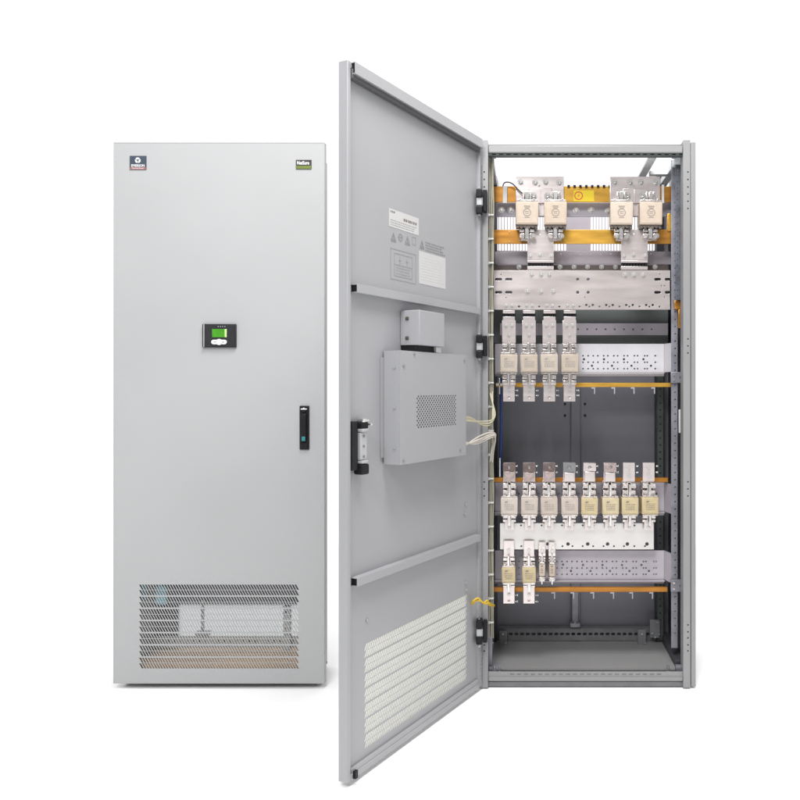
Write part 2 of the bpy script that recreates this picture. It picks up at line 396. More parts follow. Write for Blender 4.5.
# plinth line and levelling feet
bm = bmesh.new(); add_box(bm, (bx0 - .03, .0275, zb - .0075), (bx1 + .03, .075, zb + .0018)); add_box(bm, (bx0, .0755, zb - .0075), (bx1, dep, zb + .0018)); obj('base_frame', bm, 'blackm', cab)
for xx in (W(121.5, 0, 0).x, W(315, 0, 0).x):
    for yy in (.050, .19):
        bm = bmesh.new(); p = Vector((min(max(xx, bx0 - .015 + (yy > .1) * .03), bx1 + .015 - (yy > .1) * .03), yy, 0.0005))
        add_cyl(bm, p, .011, .006, 'Z', 18, .0095); add_cyl(bm, p + Vector((0, 0, .006)), .006, zb - .0075 - .0066, 'Z', 12)
        obj('levelling_foot', bm, 'steelw', cab, p)

# ================================================================== OPEN CABINET
oc = empty('open_cabinet', ((478 - PX0) / 272 + .4, .22, 0))
tag(oc, 'open grey electrical cabinet with its door swung wide, fuse rows and copper bars inside', 'cabinet')
XL, XR = W(478, 0, 0).x, W(696, 0, 0).x
ZT, ZB = W(0, 140, 0).z, .004
DEP = .44
# -- posts
def post(px_in, px_out, name):
    bm = bmesh.new()
    xi, xo = W(px_in, 0, 0).x, W(px_out, 0, 0).x
    lo, hi = min(xi, xo), max(xi, xo)
    hx = [(W(688, 0, 0).x if lo > 0 else W(484.2, 0, 0).x, W(0, y, 0).z, .0028) for y in (172, 179.5, 187, 194, 201.3, 208.5, 339, 346, 353, 482, 489, 496, 625, 632, 638, 645, 651)]
    bm = plate_bm(rect(lo, ZB, hi, ZT), [circ(*h, 10) for h in hx], 0, .0025, .0005)
    add_box(bm, (lo if lo > 0 else hi - .0025, .003, ZB), (lo + .0025 if lo > 0 else hi, .05, ZT - .001))
    add_box(bm, (hi - .0025 if lo > 0 else lo, .003, ZB), (hi if lo > 0 else lo + .0025, .05, ZT - .001))
    add_box(bm, (lo + .004, .0495, ZB), (hi - .004, .052, ZT - .001))
    obj(name, bm, 'frame', oc)
post(683.3, 690.4, 'front_post'); post(488, 480, 'front_post')
for (pa, pb) in ((656.5, 664), (497, 489)):
    hs = [(sum((pa, pb)) / 2 + 0, y, .9) for y in range(200, 640, 7)]
    obj('rear_post', pplate(min(pa, pb), 176, max(pa, pb), 642, .36, .05, [], .001), 'liner_shade', oc)
# a strip of square punchings down the rear post
hs = [(660.2, y, .85) for y in [312 + 7.0 * k for k in range(46)]]
obj('perforated_strip', pplate(657.6, 300, 663.2, 640, .352, .003, hs, 0), 'darkg', oc)
# -- side, rear, floor panels
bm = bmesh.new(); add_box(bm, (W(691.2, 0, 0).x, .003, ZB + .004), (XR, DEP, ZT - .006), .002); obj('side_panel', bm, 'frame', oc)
bm = bmesh.new(); add_box(bm, (W(690.5, 0, 0).x - .004, .06, ZB + .02), (W(690.5, 0, 0).x - .002, DEP - .01, ZT - .10)); obj('side_low_light_sheet', bm, 'liner_shade', oc)  # added dark sheet gives the side wall the interior's low light
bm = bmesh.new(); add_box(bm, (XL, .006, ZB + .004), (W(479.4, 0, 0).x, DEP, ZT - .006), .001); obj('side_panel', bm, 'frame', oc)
bm = bmesh.new(); add_box(bm, (W(480, 0, 0).x + .002, .06, ZB + .02), (W(480, 0, 0).x + .004, DEP - .01, ZT - .30)); obj('side_low_light_sheet', bm, 'liner_shade', oc)  # same darkening sheet added on the left wall
zr0, zr1, zr2 = .06, W(0, 272, .42).z, W(0, 187, .42).z
xl, xr = XL + .006, XR - .018
bm = bmesh.new(); add_box(bm, (xl, .42, zr0), (xr, .424, zr1)); obj('rear_panel', bm, 'dark', oc)
# upper rear panel with tall open slits
H = []
xs0, xs1 = W(496, 0, .42).x, W(660, 0, .42).x; k = 0; x = xs0
za, zb_ = W(0, 250.5, .42).z, W(0, 205, .42).z
while x < xs1:
    px = PX0 + x * S(.42)
    if not (565 < px < 588): H.append(rect(x, za, x + .0085, zb_))
    x += .0125
bm = plate_bm(rect(xl, zr1 + .001, xr, zr2), H, .42, .4225, 0); obj('vented_rear_panel', bm, 'chan2', oc)
# seams, screws on the dark rear panel
bm = bmesh.new(); pbox(bm, 571, 385, 580.5, 640, .405, .4195, .003); obj('rear_stiffener', bm, 'dark', oc)
bolts([(565, 404), (565, 415.5), (585, 404), (585, 415.5)], bpy.data.objects['rear_panel.001'] if 'rear_panel.001' in bpy.data.objects else oc, 1.3, .4195, .003, False, 'black')
bm = bmesh.new(); add_box(bm, (W(489, 0, 0).x, .055, .048), (W(682, 0, 0).x, .418, .054)); obj('floor_panel', bm, 'floorp', oc)
# -- top frame
xa, xb = W(488.3, 0, 0).x, W(683, 0, 0).x
bm = bmesh.new()
add_box(bm, (xa, .030, W(0, 144.8, 0).z), (xb, .050, W(0, 142.2, 0).z))
obj('top_rail', bm, 'liner_shade', oc); bm = bmesh.new()
add_box(bm, (xa, .002, W(0, 152.6, 0).z), (xb, .050, W(0, 145, 0).z), .004)
bm2 = pplate(488.3, 152.8, 683, 155.4, .010, .03, [(494 + 7.2 * k, 154.2, 1.5, .6) for k in range(27)], .0004)
obj('perforated_strip', bm2, 'darkg', oc)
obj('top_beam', bm, 'frame', oc)
for x in (492, 672):
    bm = bmesh.new(); pbox(bm, x, 155.5, x + 4, 158, .03, .04, .001); obj('beam_screw', bm, 'galv', oc)
bm = bmesh.new(); pbox(bm, 494, 179.5, 666, 186.8, .395, .418, .002); obj('rear_top_beam', bm, 'chan', oc)
bm = bmesh.new(); pbox(bm, 674.5, 157, 682.5, 163.5, .055, .39, .002); obj('side_top_beam', bm, 'paleb', oc)
bm = bmesh.new(); pbox(bm, 489, 157, 494, 163.5, .055, .39, .002); obj('side_top_beam', bm, 'pale', oc)
bm = bmesh.new(); pbox(bm, 648.5, 155.8, 656.5, 158.5, .052, .392, .001); pbox(bm, 651.6, 153.5, 653.2, 155.7, .054, .392); obj('roof_brace', bm, 'pale', oc)
bm = bmesh.new(); pbox(bm, 650, 170.2, 672, 174.5, .20, .23, .002); obj('roof_crossbar', bm, 'pale', oc)
# -- bottom frame
hs = [(512 + 7.0 * k, 674.3, 1.5, .75) for k in range(22)]
bm = pplate(488.3, 671.6, 683, 677.4, .010, .003, hs, .0004)
pbox(bm, 488.3, 677.4, 683, 681.4, .004, .044, .003)
bm2 = bmesh.new(); pbox(bm2, 488.3, 681.6, 683, 686.4, .012, .044, .001)
obj('bottom_beam', bm, 'frame', oc); obj('bottom_rail', bm2, 'raild', oc)
for x, y, r_, h_ in ((494.5, 671, .005, .02), (499.5, 672, .004, .026), (668, 672, .005, .024)):
    bm = bmesh.new(); add_cyl(bm, W(x, y, .03), r_, h_, 'Z'); add_cyl(bm, W(x, y, .03), r_ * 1.7, .005, 'Z', 6); obj('corner_bolt', bm, 'galv', oc)
for xa_, xb_, ya_ in ((488.6, 492, 668), (676, 683, 666)):
    bm = bmesh.new(); pbox(bm, xa_, ya_, xb_, 672.5, .03, .05, .002); obj('corner_plate', bm, 'galv', oc)
# rear bottom perforated rail and its centre stud
hs = [(505 + 5.7 * k, 634.0, .8, 1.25) for k in range(26)]
bm = pplate(496, 629.6, 658, 640.5, .37, .003, hs, .0005); pbox(bm, 496, 628.4, 658, 629.5, .373, .405)
obj('perforated_rail', bm, 'raild', oc)
bm = bmesh.new(); pbox(bm, 572, 592, 578.5, 624, .385, .40, .003); pbox(bm, 570, 623.5, 580.5, 628, .36, .40, .004); add_cyl(bm, W(575, 622, .36), .004, .006); obj('centre_stud', bm, 'galv', oc)
bm = bmesh.new(); pbox(bm, 638, 630, 646, 645, .33, .345, .002); pbox(bm, 650, 620, 660, 638, .34, .35, .002)
for p in ((642, 634), (645, 643), (657, 622), (652, 633), (659, 634), (655, 637)): add_cyl(bm, W(*p, .33), .0035, .004, mi=1)
obj('corner_bracket', bm, ['raild', 'bolt'], oc)
bm = bmesh.new(); pbox(bm, 499, 631, 507, 646, .33, .345, .002)
for p in ((503, 634), (506, 643)): add_cyl(bm, W(*p, .33), .0035, .004, mi=1)
obj('corner_bracket', bm, ['raild', 'bolt'], oc)
# lower side rail going back along the right
bm = bmesh.new(); a = W(676, 662, .06); add_box(bm, (a.x, .06, .054), (a.x + .03, .40, .085), .002); obj('side_base_rail', bm, 'liner_shade', oc)
# mid depth mounting rails (right one shows its punchings)
hs = [(675.2, y, .75) for y in [166 + 7.3 * k for k in range(65)]]
bm = pplate(671.2, 160, 677.6, 648, .105, .003, hs, .0005)
a = W(677.6, 648, .105); b = W(677.6, 160, .105); add_box(bm, (a.x - .003, .1085, a.z), (a.x, .15, b.z)); obj('mounting_rail', bm, 'galv', oc)
bm = pplate(489.5, 160, 493.5, 648, .105, .003, [(491.5, y, .7) for y in [166 + 7.3 * k for k in range(65)]], .0005); obj('mounting_rail', bm, 'galv', oc)
# upper right galvanised side strip
bm = pplate(675.5, 163, 683, 300, .07, .003, [(677.6, y, .6) for y in range(170, 298, 6)], .0005); obj('side_strip', bm, 'slate', oc)
bm = bmesh.new(); pbox(bm, 678.9, 409.5, 681.6, 433, .075, .085, .002); obj('latch_side_light_strip', bm, 'tie', oc)  # white strip stands in for light coming through a hole
for (y0, y1) in ((372, 383), (580, 592)):
    bm = bmesh.new(); pbox(bm, 671, y0, 682.5, y1, .095, .11, .002)
    for p in ((674, y0 + 3), (674, y1 - 3), (680, y0 + 5)): add_cyl(bm, W(*p, .095), .0035, .003, mi=1)
    obj('channel_bracket', bm, ['galv', 'bolt'], oc)

# -- mounting channels: a web with side flanges coming forward
def channel(y0, y1, holes, mt, x0=495, x1=664, Y=.168, lip=4):
    bm = pplate(x0, y0, x1, y1, Y, .003, holes, .0005)
    a = W(x1, y1, Y); b = W(x1, y0, Y); c = W(671.6, y1, .112)
    add_prism(bm, [], 0, 0) if False else None
    # right flange leaning out to the mounting rail
    vs = [bm.verts.new(v) for v in ((a.x + .0005, Y, a.z), (c.x, .11, a.z), (c.x, .11, b.z), (a.x + .0005, Y, b.z),
                                    (a.x + .0005, Y + .003, a.z), (c.x + .003, .11, a.z), (c.x + .003, .11, b.z), (a.x + .0005, Y + .003, b.z))]
    for q in ((0, 1, 2, 3), (7, 6, 5, 4), (0, 4, 5, 1), (3, 2, 6, 7), (1, 5, 6, 2), (0, 3, 7, 4)): bm.faces.new([vs[i] for i in q])
    if lip:   # bottom lip folded forward
        pbox(bm, x0, y1 + .4, x1, y1 + lip, Y + .002, Y + .004)
        add_box(bm, (W(x0, 0, Y).x, Y - .02, a.z - .003), (a.x, Y - .0008, a.z - .0012))
    return obj('mounting_channel', bm, mt, oc)
def chan_holes(x0, rows, big, ofs=((0, 4.6), (10.4, 14.6), (20.6, 24.4), (30.8, 34.3), (41.2, 44.3), (51.5, 54.0), (62.0, 64.0)), extra=()):
    hs = []
    for y in rows:
        for pr in ofs:
            for o in pr: hs.append((x0 + o, y, .85))
        for e in extra: hs.append((e, y, .85))
    return hs + [(x, y, 1.15) for x, y in big]
c1 = channel(343.8, 372.2, chan_holes(593.3, (355.8, 362.3, 368.7), [(604, 359.3), (624, 359.3), (643.5, 359.3), (592, 365.8), (612, 365.8), (631.5, 365.8), (651, 365.8), (584, 359.3)], extra=(583, 588.2, 657)), 'chan')
c2 = channel(482.5, 511.5, [(x, 493.8, 1.0) for x in (519, 539, 559, 579, 599, 619, 637, 656.3)], 'chan2')
c3 = channel(550.5, 579.5, chan_holes(592, (561.5, 568, 574.3), [(583, 565), (602.5, 565), (622, 565), (641.5, 565), (590.5, 571), (610, 571), (629.5, 571), (649, 571), (563, 564.7), (571, 571)], extra=(519, 557, 562, 567, 572, 577, 582, 587, 655)), 'chan2')
# grey cross bars further back
obj('cross_bar', pplate(495, 251.5, 671, 264.5, .20, .004, [(x, 253.5, .8) for x in range(561, 660, 10)], .0008), 'chan2', oc)
cb = obj('cross_bar', pplate(500, 323.3, 668, 335.2, .30, .004, [(x, 329.3, .85) for x in [578 + 9.2 * k for k in range(9)]], .0008), 'chan2', oc)
bm = bmesh.new(); pbox(bm, 494, 265, 668, 270.5, .17, .19); obj('insulating_strip', bm, 'brown', oc)
st = bpy.data.objects['insulating_strip']
bolts([(x, 267) for x in (519, 560, 574, 587.5, 601.5, 615.5, 655)], st, 1.7, .17, .005)
obj('back_plate', pplate(494, 306, 668, 343, .345, .004, [], .0005), 'backg', oc)

# -- copper bars
def bar(y0, y1, x0, x1, Y, t, mt, name='copper_bar', b=.0008):
    bm = bmesh.new(); pbox(bm, x0, y0, x1, y1, Y, Y + t, b); return obj(name, bm, mt, oc)
tb = bar(186.4, 202.2, 492, 516, .125, .006, 'copper'); 
tb2 = bar(186.4, 202.2, 564, 611, .125, .006, 'copperY'); bar(186.4, 202.2, 660, 673.5, .125, .006, 'copper')
lb = bar(229.7, 243.8, 492, 531, .125, .006, 'copper'); bar(229.7, 243.8, 552, 625, .125, .006, 'copperY'); bar(229.7, 243.8, 645, 673.5, .125, .006, 'copper')
bolts([(509.5, 232), (519.5, 240.5), (509.5, 242)], lb, .7, .125, .003, False)
sb = bar(202.8, 216.8, 496, 672, .165, .006, 'galvl', 'silver_bar')
bolts([(501.5, 209.5), (510.5, 209.5), (576, 210), (591, 209.5), (608, 210.5), (637, 208.5)], sb, 2.3, .165, .006, mt='tinw')
# dark studs along the top edge of the golden bar
bm = bmesh.new()
for x in [567.5 + 5.9 * k for k in range(8)]: pbox(bm, x, 185, x + 2.4, 187.4, .119, .1245)
obj('edge_stud', bm, 'black', tb2)
bm = bmesh.new(); pbox(bm, 573.5, 190.3, 594, 201.3, .1244, .1249); p = W(578.6, 195.7, .1244)
ys = obj('warning_sticker', bm, 'yelst', tb2)
bm = plate_bm(circ(p.x, p.z, .0165, 28), [circ(p.x, p.z, .0128, 28)], .1238, .1243, 0)
merge(bm, plate_bm([(p.x + a * .0128, p.z + b * .0128) for a, b in ((-.30, -.75), (.28, .1), (-.02, .02), (.32, .72), (-.30, -.06), (.02, .02))], [], .1238, .1243, 0))
q = W(587.5, 195.7, .1244)
bm2 = bmesh.new()
obj('sticker_print', bm, 'red', tb2)
bm = bmesh.new(); pbox(bm, 502.8, 186, 507.2, 203, .115, .1245, .001); obj('insulator_clip', bm, 'tie', tb)
bm = bmesh.new(); pbox(bm, 661.8, 184.5, 664.3, 203, .115, .1245, .001); obj('insulator_clip', bm, 'tie', tb2)
bm = tube_bm([[W(503, 187, .12), W(503, 182.5, .11), W(508, 181.5, .10), W(514, 184, .10), W(519, 191, .10), W(523, 194, .10)]], .0022); obj('thin_black_wire', bm, 'black', oc)
bm = bmesh.new(); pbox(bm, 667.5, 213.5, 671.5, 231, .12, .14, .002); obj('copper_link', bm, 'copperY', oc)
bm = bmesh.new(); pbox(bm, 674.5, 300.5, 681.5, 309, .085, .10, .002); pbox(bm, 678.5, 309.2, 682.5, 328, .085, .10, .002); obj('copper_link', bm, 'copper', oc)
def thin_bar(y0, y1, x0, x1, hooks, mt):
    b = bar(y0, y1, x0, x1, .135, .014, mt)
    for hx in hooks:
        bm = bmesh.new(); pbox(bm, hx - 3.2, y1 + .3, hx + .6, y1 + 1.6, .134, .137); pbox(bm, hx - .5, y1 + 1.6, hx + .6, y1 + 7, .134, .137, .0008)
        obj('hook_pin', bm, 'galvl', b)
    return b
b1 = thin_bar(382.8, 387.0, 496, 671, [594.5, 614.5, 634, 654.5], 'copperY')
b2 = thin_bar(477.8, 482.2, 493.5, 668, [], 'copperD')
b3 = thin_bar(587.4, 591.9, 494, 667.5, [554.5, 573.5, 593.5, 613.5, 632.5, 652.5], 'copperD')
# small grey studs left of the two thin bars
bm = bmesh.new(); pbox(bm, 496, 383.6, 503, 385.6, .12, .13); pbox(bm, 499, 378, 500.2, 394, .12, .125, .0006); obj('long_pin', bm, 'bolt', oc)
bm = bmesh.new(); pbox(bm, 499.2, 458, 500.6, 477, .14, .145, .0006); obj('long_pin', bm, 'bolt', oc)

# -- front busbar plate with its slots, holes, bolts
YB = .095
holes = [(498.5, 279.2, 2.2, 1.4), (508.7, 279.2, 2.2, 1.4), (498.5, 292.3, 2.2, 1.4), (508.7, 292.3, 2.2, 1.4),
         (657.6, 279.2, 2.0, 1.4), (667.6, 279.2, 1.4, 1.4), (657.6, 292.3, 2.0, 1.4), (667.6, 292.3, 1.4, 1.4)]
holes += [(x, y, 1.55) for x in (577.7, 588.2) for y in (279.2, 292.3)]
for k in range(4):
    o = 20 * k
    holes += [(586.3 + o, 305, 1.25), (592.8 + o, 305, 1.25), (589.4 + o, 306.6, .95), (579.5 + o, 306.5, .95)]
holes += [(519, 306.6, 1.2), (539.2, 306.6, 1.0), (559.3, 306.6, 1.0), (659.6, 306.6, .95)]
holes += [(x, y, .6) for x, y in ((501, 274.5), (506, 297.5), (585, 297), (660, 274), (661.5, 285.7), (664.5, 285.7), (664.5, 297))]
bp = obj('busbar_plate', pplate(493.5, 270.3, 670.2, 309.6, YB, .008, holes, .0003), 'tin', oc)
bolts([(531.5, 274), (541, 274), (549.3, 274), (527.3, 291), (541, 291), (553.3, 291), (625, 274.5), (634, 274.5), (643.3, 274.5)], bp, 1.9, YB, .005, mt='tinw')
bolts([(506, 305.3), (512, 305.3), (526.5, 305.3), (532.2, 305.5), (546.5, 305.3), (552.5, 305.5), (567.5, 305.3), (573, 305.5)], bp, 1.35, YB, .004, mt='tinw')

# -- lower white plate
holes = [(x, 546.2, .95) for x in (521.3, 562.5, 572.5, 582.7, 593.2, 603.6, 614, 624, 634.4, 645)]
holes += [(x, 544, 1.8) for x in (547.8, 568, 587.7, 607.6, 627.4, 647)]
holes += [(x, 525.4, .95) for x in (521, 541.6, 562, 573, 582.7, 593.2, 614, 634.5)]
wp = obj('busbar_plate', pplate(500, 523.2, 653.8, 549.4, .115, .006, holes, .0003), 'tinw', oc)

# -- top fuse plates and the lower T plates with their insulating steps
for x0_, x1_ in ((516, 563.8), (610, 660)):
    pl = obj('fuse_plate', pplate(x0_, 176.6, x1_, 216, .112, .006, [], .001), 'tin', oc)
    w = x1_ - x0_
    bolts([(x0_ + 4.5, 182), (x0_ + w * .40, 182.5), (x0_ + w * .62, 182), (x1_ - 4.6, 182.5)], pl, 2.1, .112, .007)
    bolts([(x0_ + 23, 185)], pl, 1.1, .112, .004, True, 'tinw')
    bm = bmesh.new(); pbox(bm, x0_ + 13, 188.4, x1_ - 12, 203, .104, .111, .0015); pbox(bm, x0_ + w / 2 - .7, 189, x0_ + w / 2 + .7, 203, .1005, .1035, .0005); obj('raised_pad', bm, 'tin', pl)
    bolts([(x0_ + 17.6, 195.8), (x0_ + w / 2 + 7.5, 195.8)], pl, 2.3, .103, .010)
for x0_, x1_ in ((527.3, 553.8), (621, 647.8)):
    pl = obj('link_plate', pplate(x0_, 229.5, x1_, 260, .105, .006, [(x0_ + 13, 233.5, .7)], .001), 'tin', oc)
    bolts([(x0_ + 3, 255.5), (x0_ + 12.5, 254.5), (x1_ - 2.5, 255.5)], pl, 1.7, .105, .004, mt='tinw')
    bm = bmesh.new(); pbox(bm, x0_, 260.3, x1_, 262.6, .100, .112, .001); pbox(bm, x0_, 266.3, x1_, 269.6, .095, .112, .001); obj('step_plate', bm, 'tin', pl)
    bm = bmesh.new()
    for k in range(9): pbox(bm, x0_ + .5 + k * 2.9, 262.8, x0_ + 2.6 + k * 2.9, 266.2, .105, .12)
    pbox(bm, x0_ + .5, 262.8, x1_ - .5, 266.2, .122, .14)
    obj('insulating_comb', bm, 'black', pl)

# ------------------------------------------------------------------ fuses and holders (local: X right, Z up, origin at body centre, depth 0 = Y .10)
YF = .10; U = 1 / S(.085)
def WF(px, py):
    p = W(px, py, .075); p.y = YF; return p
def lbox(bm, x0, z0, x1, z1, d0, d1, bevel=0, mi=0):
    add_box(bm, (x0 * U, d0, z0 * U), (x1 * U, d1, z1 * U), bevel, 2, mi)
def make_fuse(cx, cy, w, h, ceramic, top, bot, marks, big=False, slim=False):
    """blade fuse: ceramic block, metal end plates, knife blades above and below"""
    base = WF(cx, cy)
    root = empty('fuse', base)
    def part(name, bm, m):
        bmesh.ops.recalc_face_normals(bm, faces=bm.faces)
        me = bpy.data.meshes.new(name); bm.to_mesh(me); bm.free(); finish(me, m)
        o = bpy.data.objects.new(name, me); link(o, root); ORG[o.name] = base; return o
    bm = bmesh.new()
    if slim:
        lbox(bm, -w / 2, -h / 2, w / 2, h / 2, -.028, .012, .005)
    else:
        lbox(bm, -w / 2, -h / 2, w / 2, h / 2, -.036, .020, .004)
        # slightly raised label field, chamfered corner lugs
        lbox(bm, -w / 2 + 1.6, -h / 2 + 1.4, w / 2 - 1.6, h / 2 - 1.4, -.0372, -.0355, .0007)
    part('ceramic_body', bm, ceramic)
    for sgn, ln in ((1, top), (-1, bot)):
        bm = bmesh.new(); z0 = sgn * h / 2
        a, b = sorted((z0 + sgn * .15, z0 + sgn * (1.6 if not big else 2.2)))
        lbox(bm, -w / 2 + .8, a, w / 2 - .8, b, -.030, .016, .0008)
        if big and sgn < 0:      # rough soldered lugs under the large fuses
            for k in range(6):
                x = -w / 2 + 2 + k * (w - 4) / 5
                lbox(bm, x - 1.3, z0 - 3.2 - .8 * (k % 2), x + 1.3, z0 - 1.9, -.032, -.012, .001)
        elif sgn > 0 and not slim:
            for k in (-1, 1): lbox(bm, k * w * .30 - .9, a, k * w * .30 + .9, b + .8, -.0335, -.0295, .0006)
        part('end_plate', bm, 'endm' if (big and sgn < 0) else 'clip')
        bm = bmesh.new(); a, b = sorted((z0 + sgn * 1.5, z0 + sgn * ln)); bw = 1.9 if big else (.55 if slim else .95)
        lbox(bm, -bw, a, bw, b, -.028, .018, .0008)
        part('knife_blade', bm, 'bolt')
    bm = bmesh.new(); y = -.0377 if not slim else -.0286
    f = lambda x0, z0, x1, z1: lbox(bm, x0, z0, x1, z1, y, y + .0006)
    if marks == 'circle':
        merge(bm, plate_bm(circ(0, .5 * U, 3.9 * U, 22), [circ(0, .5 * U, 3.3 * U, 22)], y, y + .0006))
        f(-3, 6.3, 3, 7.1); f(-2.4, 4.9, 2.6, 5.4); f(-2.2, 1.2, 2.2, 1.7); f(-1.8, -.5, 1.8, 0); f(-2.6, -4.8, 2.6, -4.3)
    elif slim:
        f(-1, 3.5, 1, 4.6); f(-1.2, 1, 1.2, 1.5); f(-1.2, -.6, 1.2, -.1); f(-1.2, -2.6, 1.2, -2.0)
    else:
        lf = -w * .26
        merge(bm, plate_bm([(lf * U, 3.6 * U), ((lf + 2.3) * U, 3.6 * U), ((lf + 3.6) * U, 5.2 * U), ((lf + 2.0) * U, 4.9 * U), ((lf + .4) * U, 5.0 * U)], [], y, y + .0006))
        rnd = random.Random(int(cx * 7 + cy))
        for r_ in range(4):
            z = 1.6 - 1.75 * r_
            x = lf - .2
            while x < w * .27:
                L = rnd.uniform(.7, 1.9); f(x, z, min(x + L, w * .3), z + rnd.uniform(.45, .75)); x += L + .55
    part('printed_marking', bm, 'ink' if ceramic in ('ceramY', 'ceramB') else 'inkl')
    return root
def make_holder(cx, cy, w, topclip, botclip, topterm, botterm, tmat='tin', tbolts=(), bbolts=(), bhole=None, name='fuse_holder'):
    """topclip/botclip = (z0,z1) in photo px from the fuse centre; terms = (z0,z1,halfwidth)"""
    base = WF(cx, cy)
    bm = bmesh.new()
    zt = max(topclip[1], topterm[1] - 4); zb = min(botclip[0], botterm[0] + 4) if botterm else botclip[0]
    lbox(bm, -w * .36, botclip[0], w * .36, topclip[1], .040, .062, .003)
    ho = obj(name, bm_shift(bm, base), 'brown', oc, base)
    def sub(nm, bm, mt):
        return obj(nm, bm_shift(bm, base), mt, ho, base)
    for (z0, z1), s in ((topclip, 1), (botclip, -1)):
        bm = bmesh.new(); hh = z1 - z0; cw = w * .40
        lbox(bm, -cw, z0, cw, z1, .032, .039, .001)
        for k in (-1, 1):
            for j in range(2):
                za = z0 + hh * (.06 + .50 * j); zb_ = za + hh * .34
                xo, xi = k * cw, k * 1.15
                x_a, x_b = min(xo, xi), max(xo, xi)
                lbox(bm, x_a, za, x_b, zb_, -.012 - .004 * j, .018, .0016)
                lbox(bm, min(xo, k * (cw - 1.6)), za - .2, max(xo, k * (cw - 1.6)), zb_ + hh * .12, .016, .0315, .001)
            lbox(bm, min(k * 1.1, k * 2.0), z0 + hh * .05, max(k * 1.1, k * 2.0), z1 - hh * .05, -.018, .031, .0005)
        sub('contact_clip', bm, 'clip')
    for tm, bl in ((topterm, tbolts), (botterm, bbolts)):
        if not tm: continue
        z0, z1, hw = tm
        hl = [circ(0, bhole * U, 1.25 * U)] if (bhole is not None and tm is botterm) else []
        bm = plate_bm(rect(-hw * U, z0 * U, hw * U, z1 * U), hl, -.004, .001, .0008)
        if hl: lbox(bm, -1.9, bhole - 1.9, 1.9, bhole + 1.9, .003, .006, 0, 0)
        if tm is topterm: lbox(bm, -hw * .9, z0 - 1.5, hw * .9, z0 + .8, .0015, .030, .001)
        else: lbox(bm, -hw * .9, z1 - .8, hw * .9, z1 + 1.5, .0015, .030, .001)
        sub('terminal_plate', bm, tmat)
        for bx, bz in bl:
            p = base + Vector((bx * U, -.004, bz * U)); obj('bolt', bolt_bm(p, 1.55 * U, .005), 'tinw', ho, p)
    return ho
def bm_shift(bm, v):
    for q in bm.verts: q.co += v
    return bm

ORD = ['leftmost', 'second from left', 'third from left', 'rightmost']
# large fuses (top): each pair shares a plate
big = [(526.8, 213.6), (555.6, 213.6), (621.6, 213.6), (650.6, 213.6)]
bl = ['large beige blade fuse on the left top plate, the outer one beside the door hinge',
      'large beige fuse on the left top plate, the inner one nearer the yellow sticker',
      'large beige fuse on the right top plate, the inner one nearer the yellow sticker',
      'large beige fuse on the right top plate, the outer one beside the right side wall']
proto = None
for i, (x, y) in enumerate(big):
    if proto is None: proto = fz = make_fuse(x, y, 22.6, 22.8, 'ceramB', 10.5, 13.5, 'circle', big=True)
    else: fz = copy_tree(proto); move_to(fz, WF(x, y))
    tag(fz, bl[i], 'fuse', 'large fuses on the two top plates')
# spring jaws gripping the large blades
def big_clip(cx):
    bm = bmesh.new()
    for k in (-1, 1):
        lo, hi = sorted((cx + k * 2.2, cx + k * 4.6)); pbox(bm, lo, 191.5, hi, 200.6, .085, .1115, .002)
        lo, hi = sorted((cx + k * 2.4, cx + k * 7.4)); pbox(bm, min(cx + k * 2.2, cx + k * 4.0), 200.6, max(cx + k * 2.2, cx + k * 4.0), 229.2, .1075, .1115); pbox(bm, lo, 229.2, hi, 232.0, .078, .104, .002); pbox(bm, lo, 233.4, hi, 237.6, .080, .104, .002)
    o = obj('contact_clip', bm, 'clip', oc)
    pbox_ = bmesh.new(); pbox(pbox_, cx - 6, 226, cx + 6, 241, .1045, .1048); obj('clip_back', pbox_, 'tin', o)
    bolts([(cx + 5.8, 236)], o, 1.9, .078, .006)
for x, y in big: big_clip(x)

# middle row of four
mids = [(508.8, 363.4), (529, 363.4), (549.5, 363.4), (569.8, 363.4)]
proto = hp = None
for i, (x, y) in enumerate(mids):
    if proto is None:
        proto = fz = make_fuse(x, y, 17.4, 18.2, 'ceramC', 11.5, 11.5, 'text')
        hp = ho = make_holder(x, y, 17, (10.4, 20.6), (-21.5, -10.4), (21.0, 43.5, 6.8), (-38, -20, 5.8), 'tin', ((-3, 38.5), (3, 38.5), (0, 29.0)), ((0, -26.0),), -33.5)
    else:
        fz = copy_tree(proto); move_to(fz, WF(x, y)); ho = copy_tree(hp, oc); move_to(ho, WF(x, y))
    tag(fz, 'beige blade fuse in the middle row of four, ' + ['leftmost, beside the door post', 'second from the left', 'third from the left', 'rightmost, beside the bare punched channel'][i], 'fuse', 'fuses of the middle row')
for i, (x, y) in enumerate(mids):
    bm = bmesh.new(); pbox(bm, x - 6, 310.2, x + 6, 313.4, .095, .11, .001); pbox(bm, x - 6, 316.6, x + 6, 320.5, .095, .11, .001); o = obj('step_plate', bm, 'tin', oc)
    bm = bmesh.new(); pbox(bm, x - 6.5, 313.6, x + 6.5, 316.4, .112, .12)
    for k in range(6): pbox(bm, x - 5.8 + 2.1 * k, 313.6, x - 4.6 + 2.1 * k, 316.4, .100, .1115)
    obj('insulating_comb', bm, 'black', o)

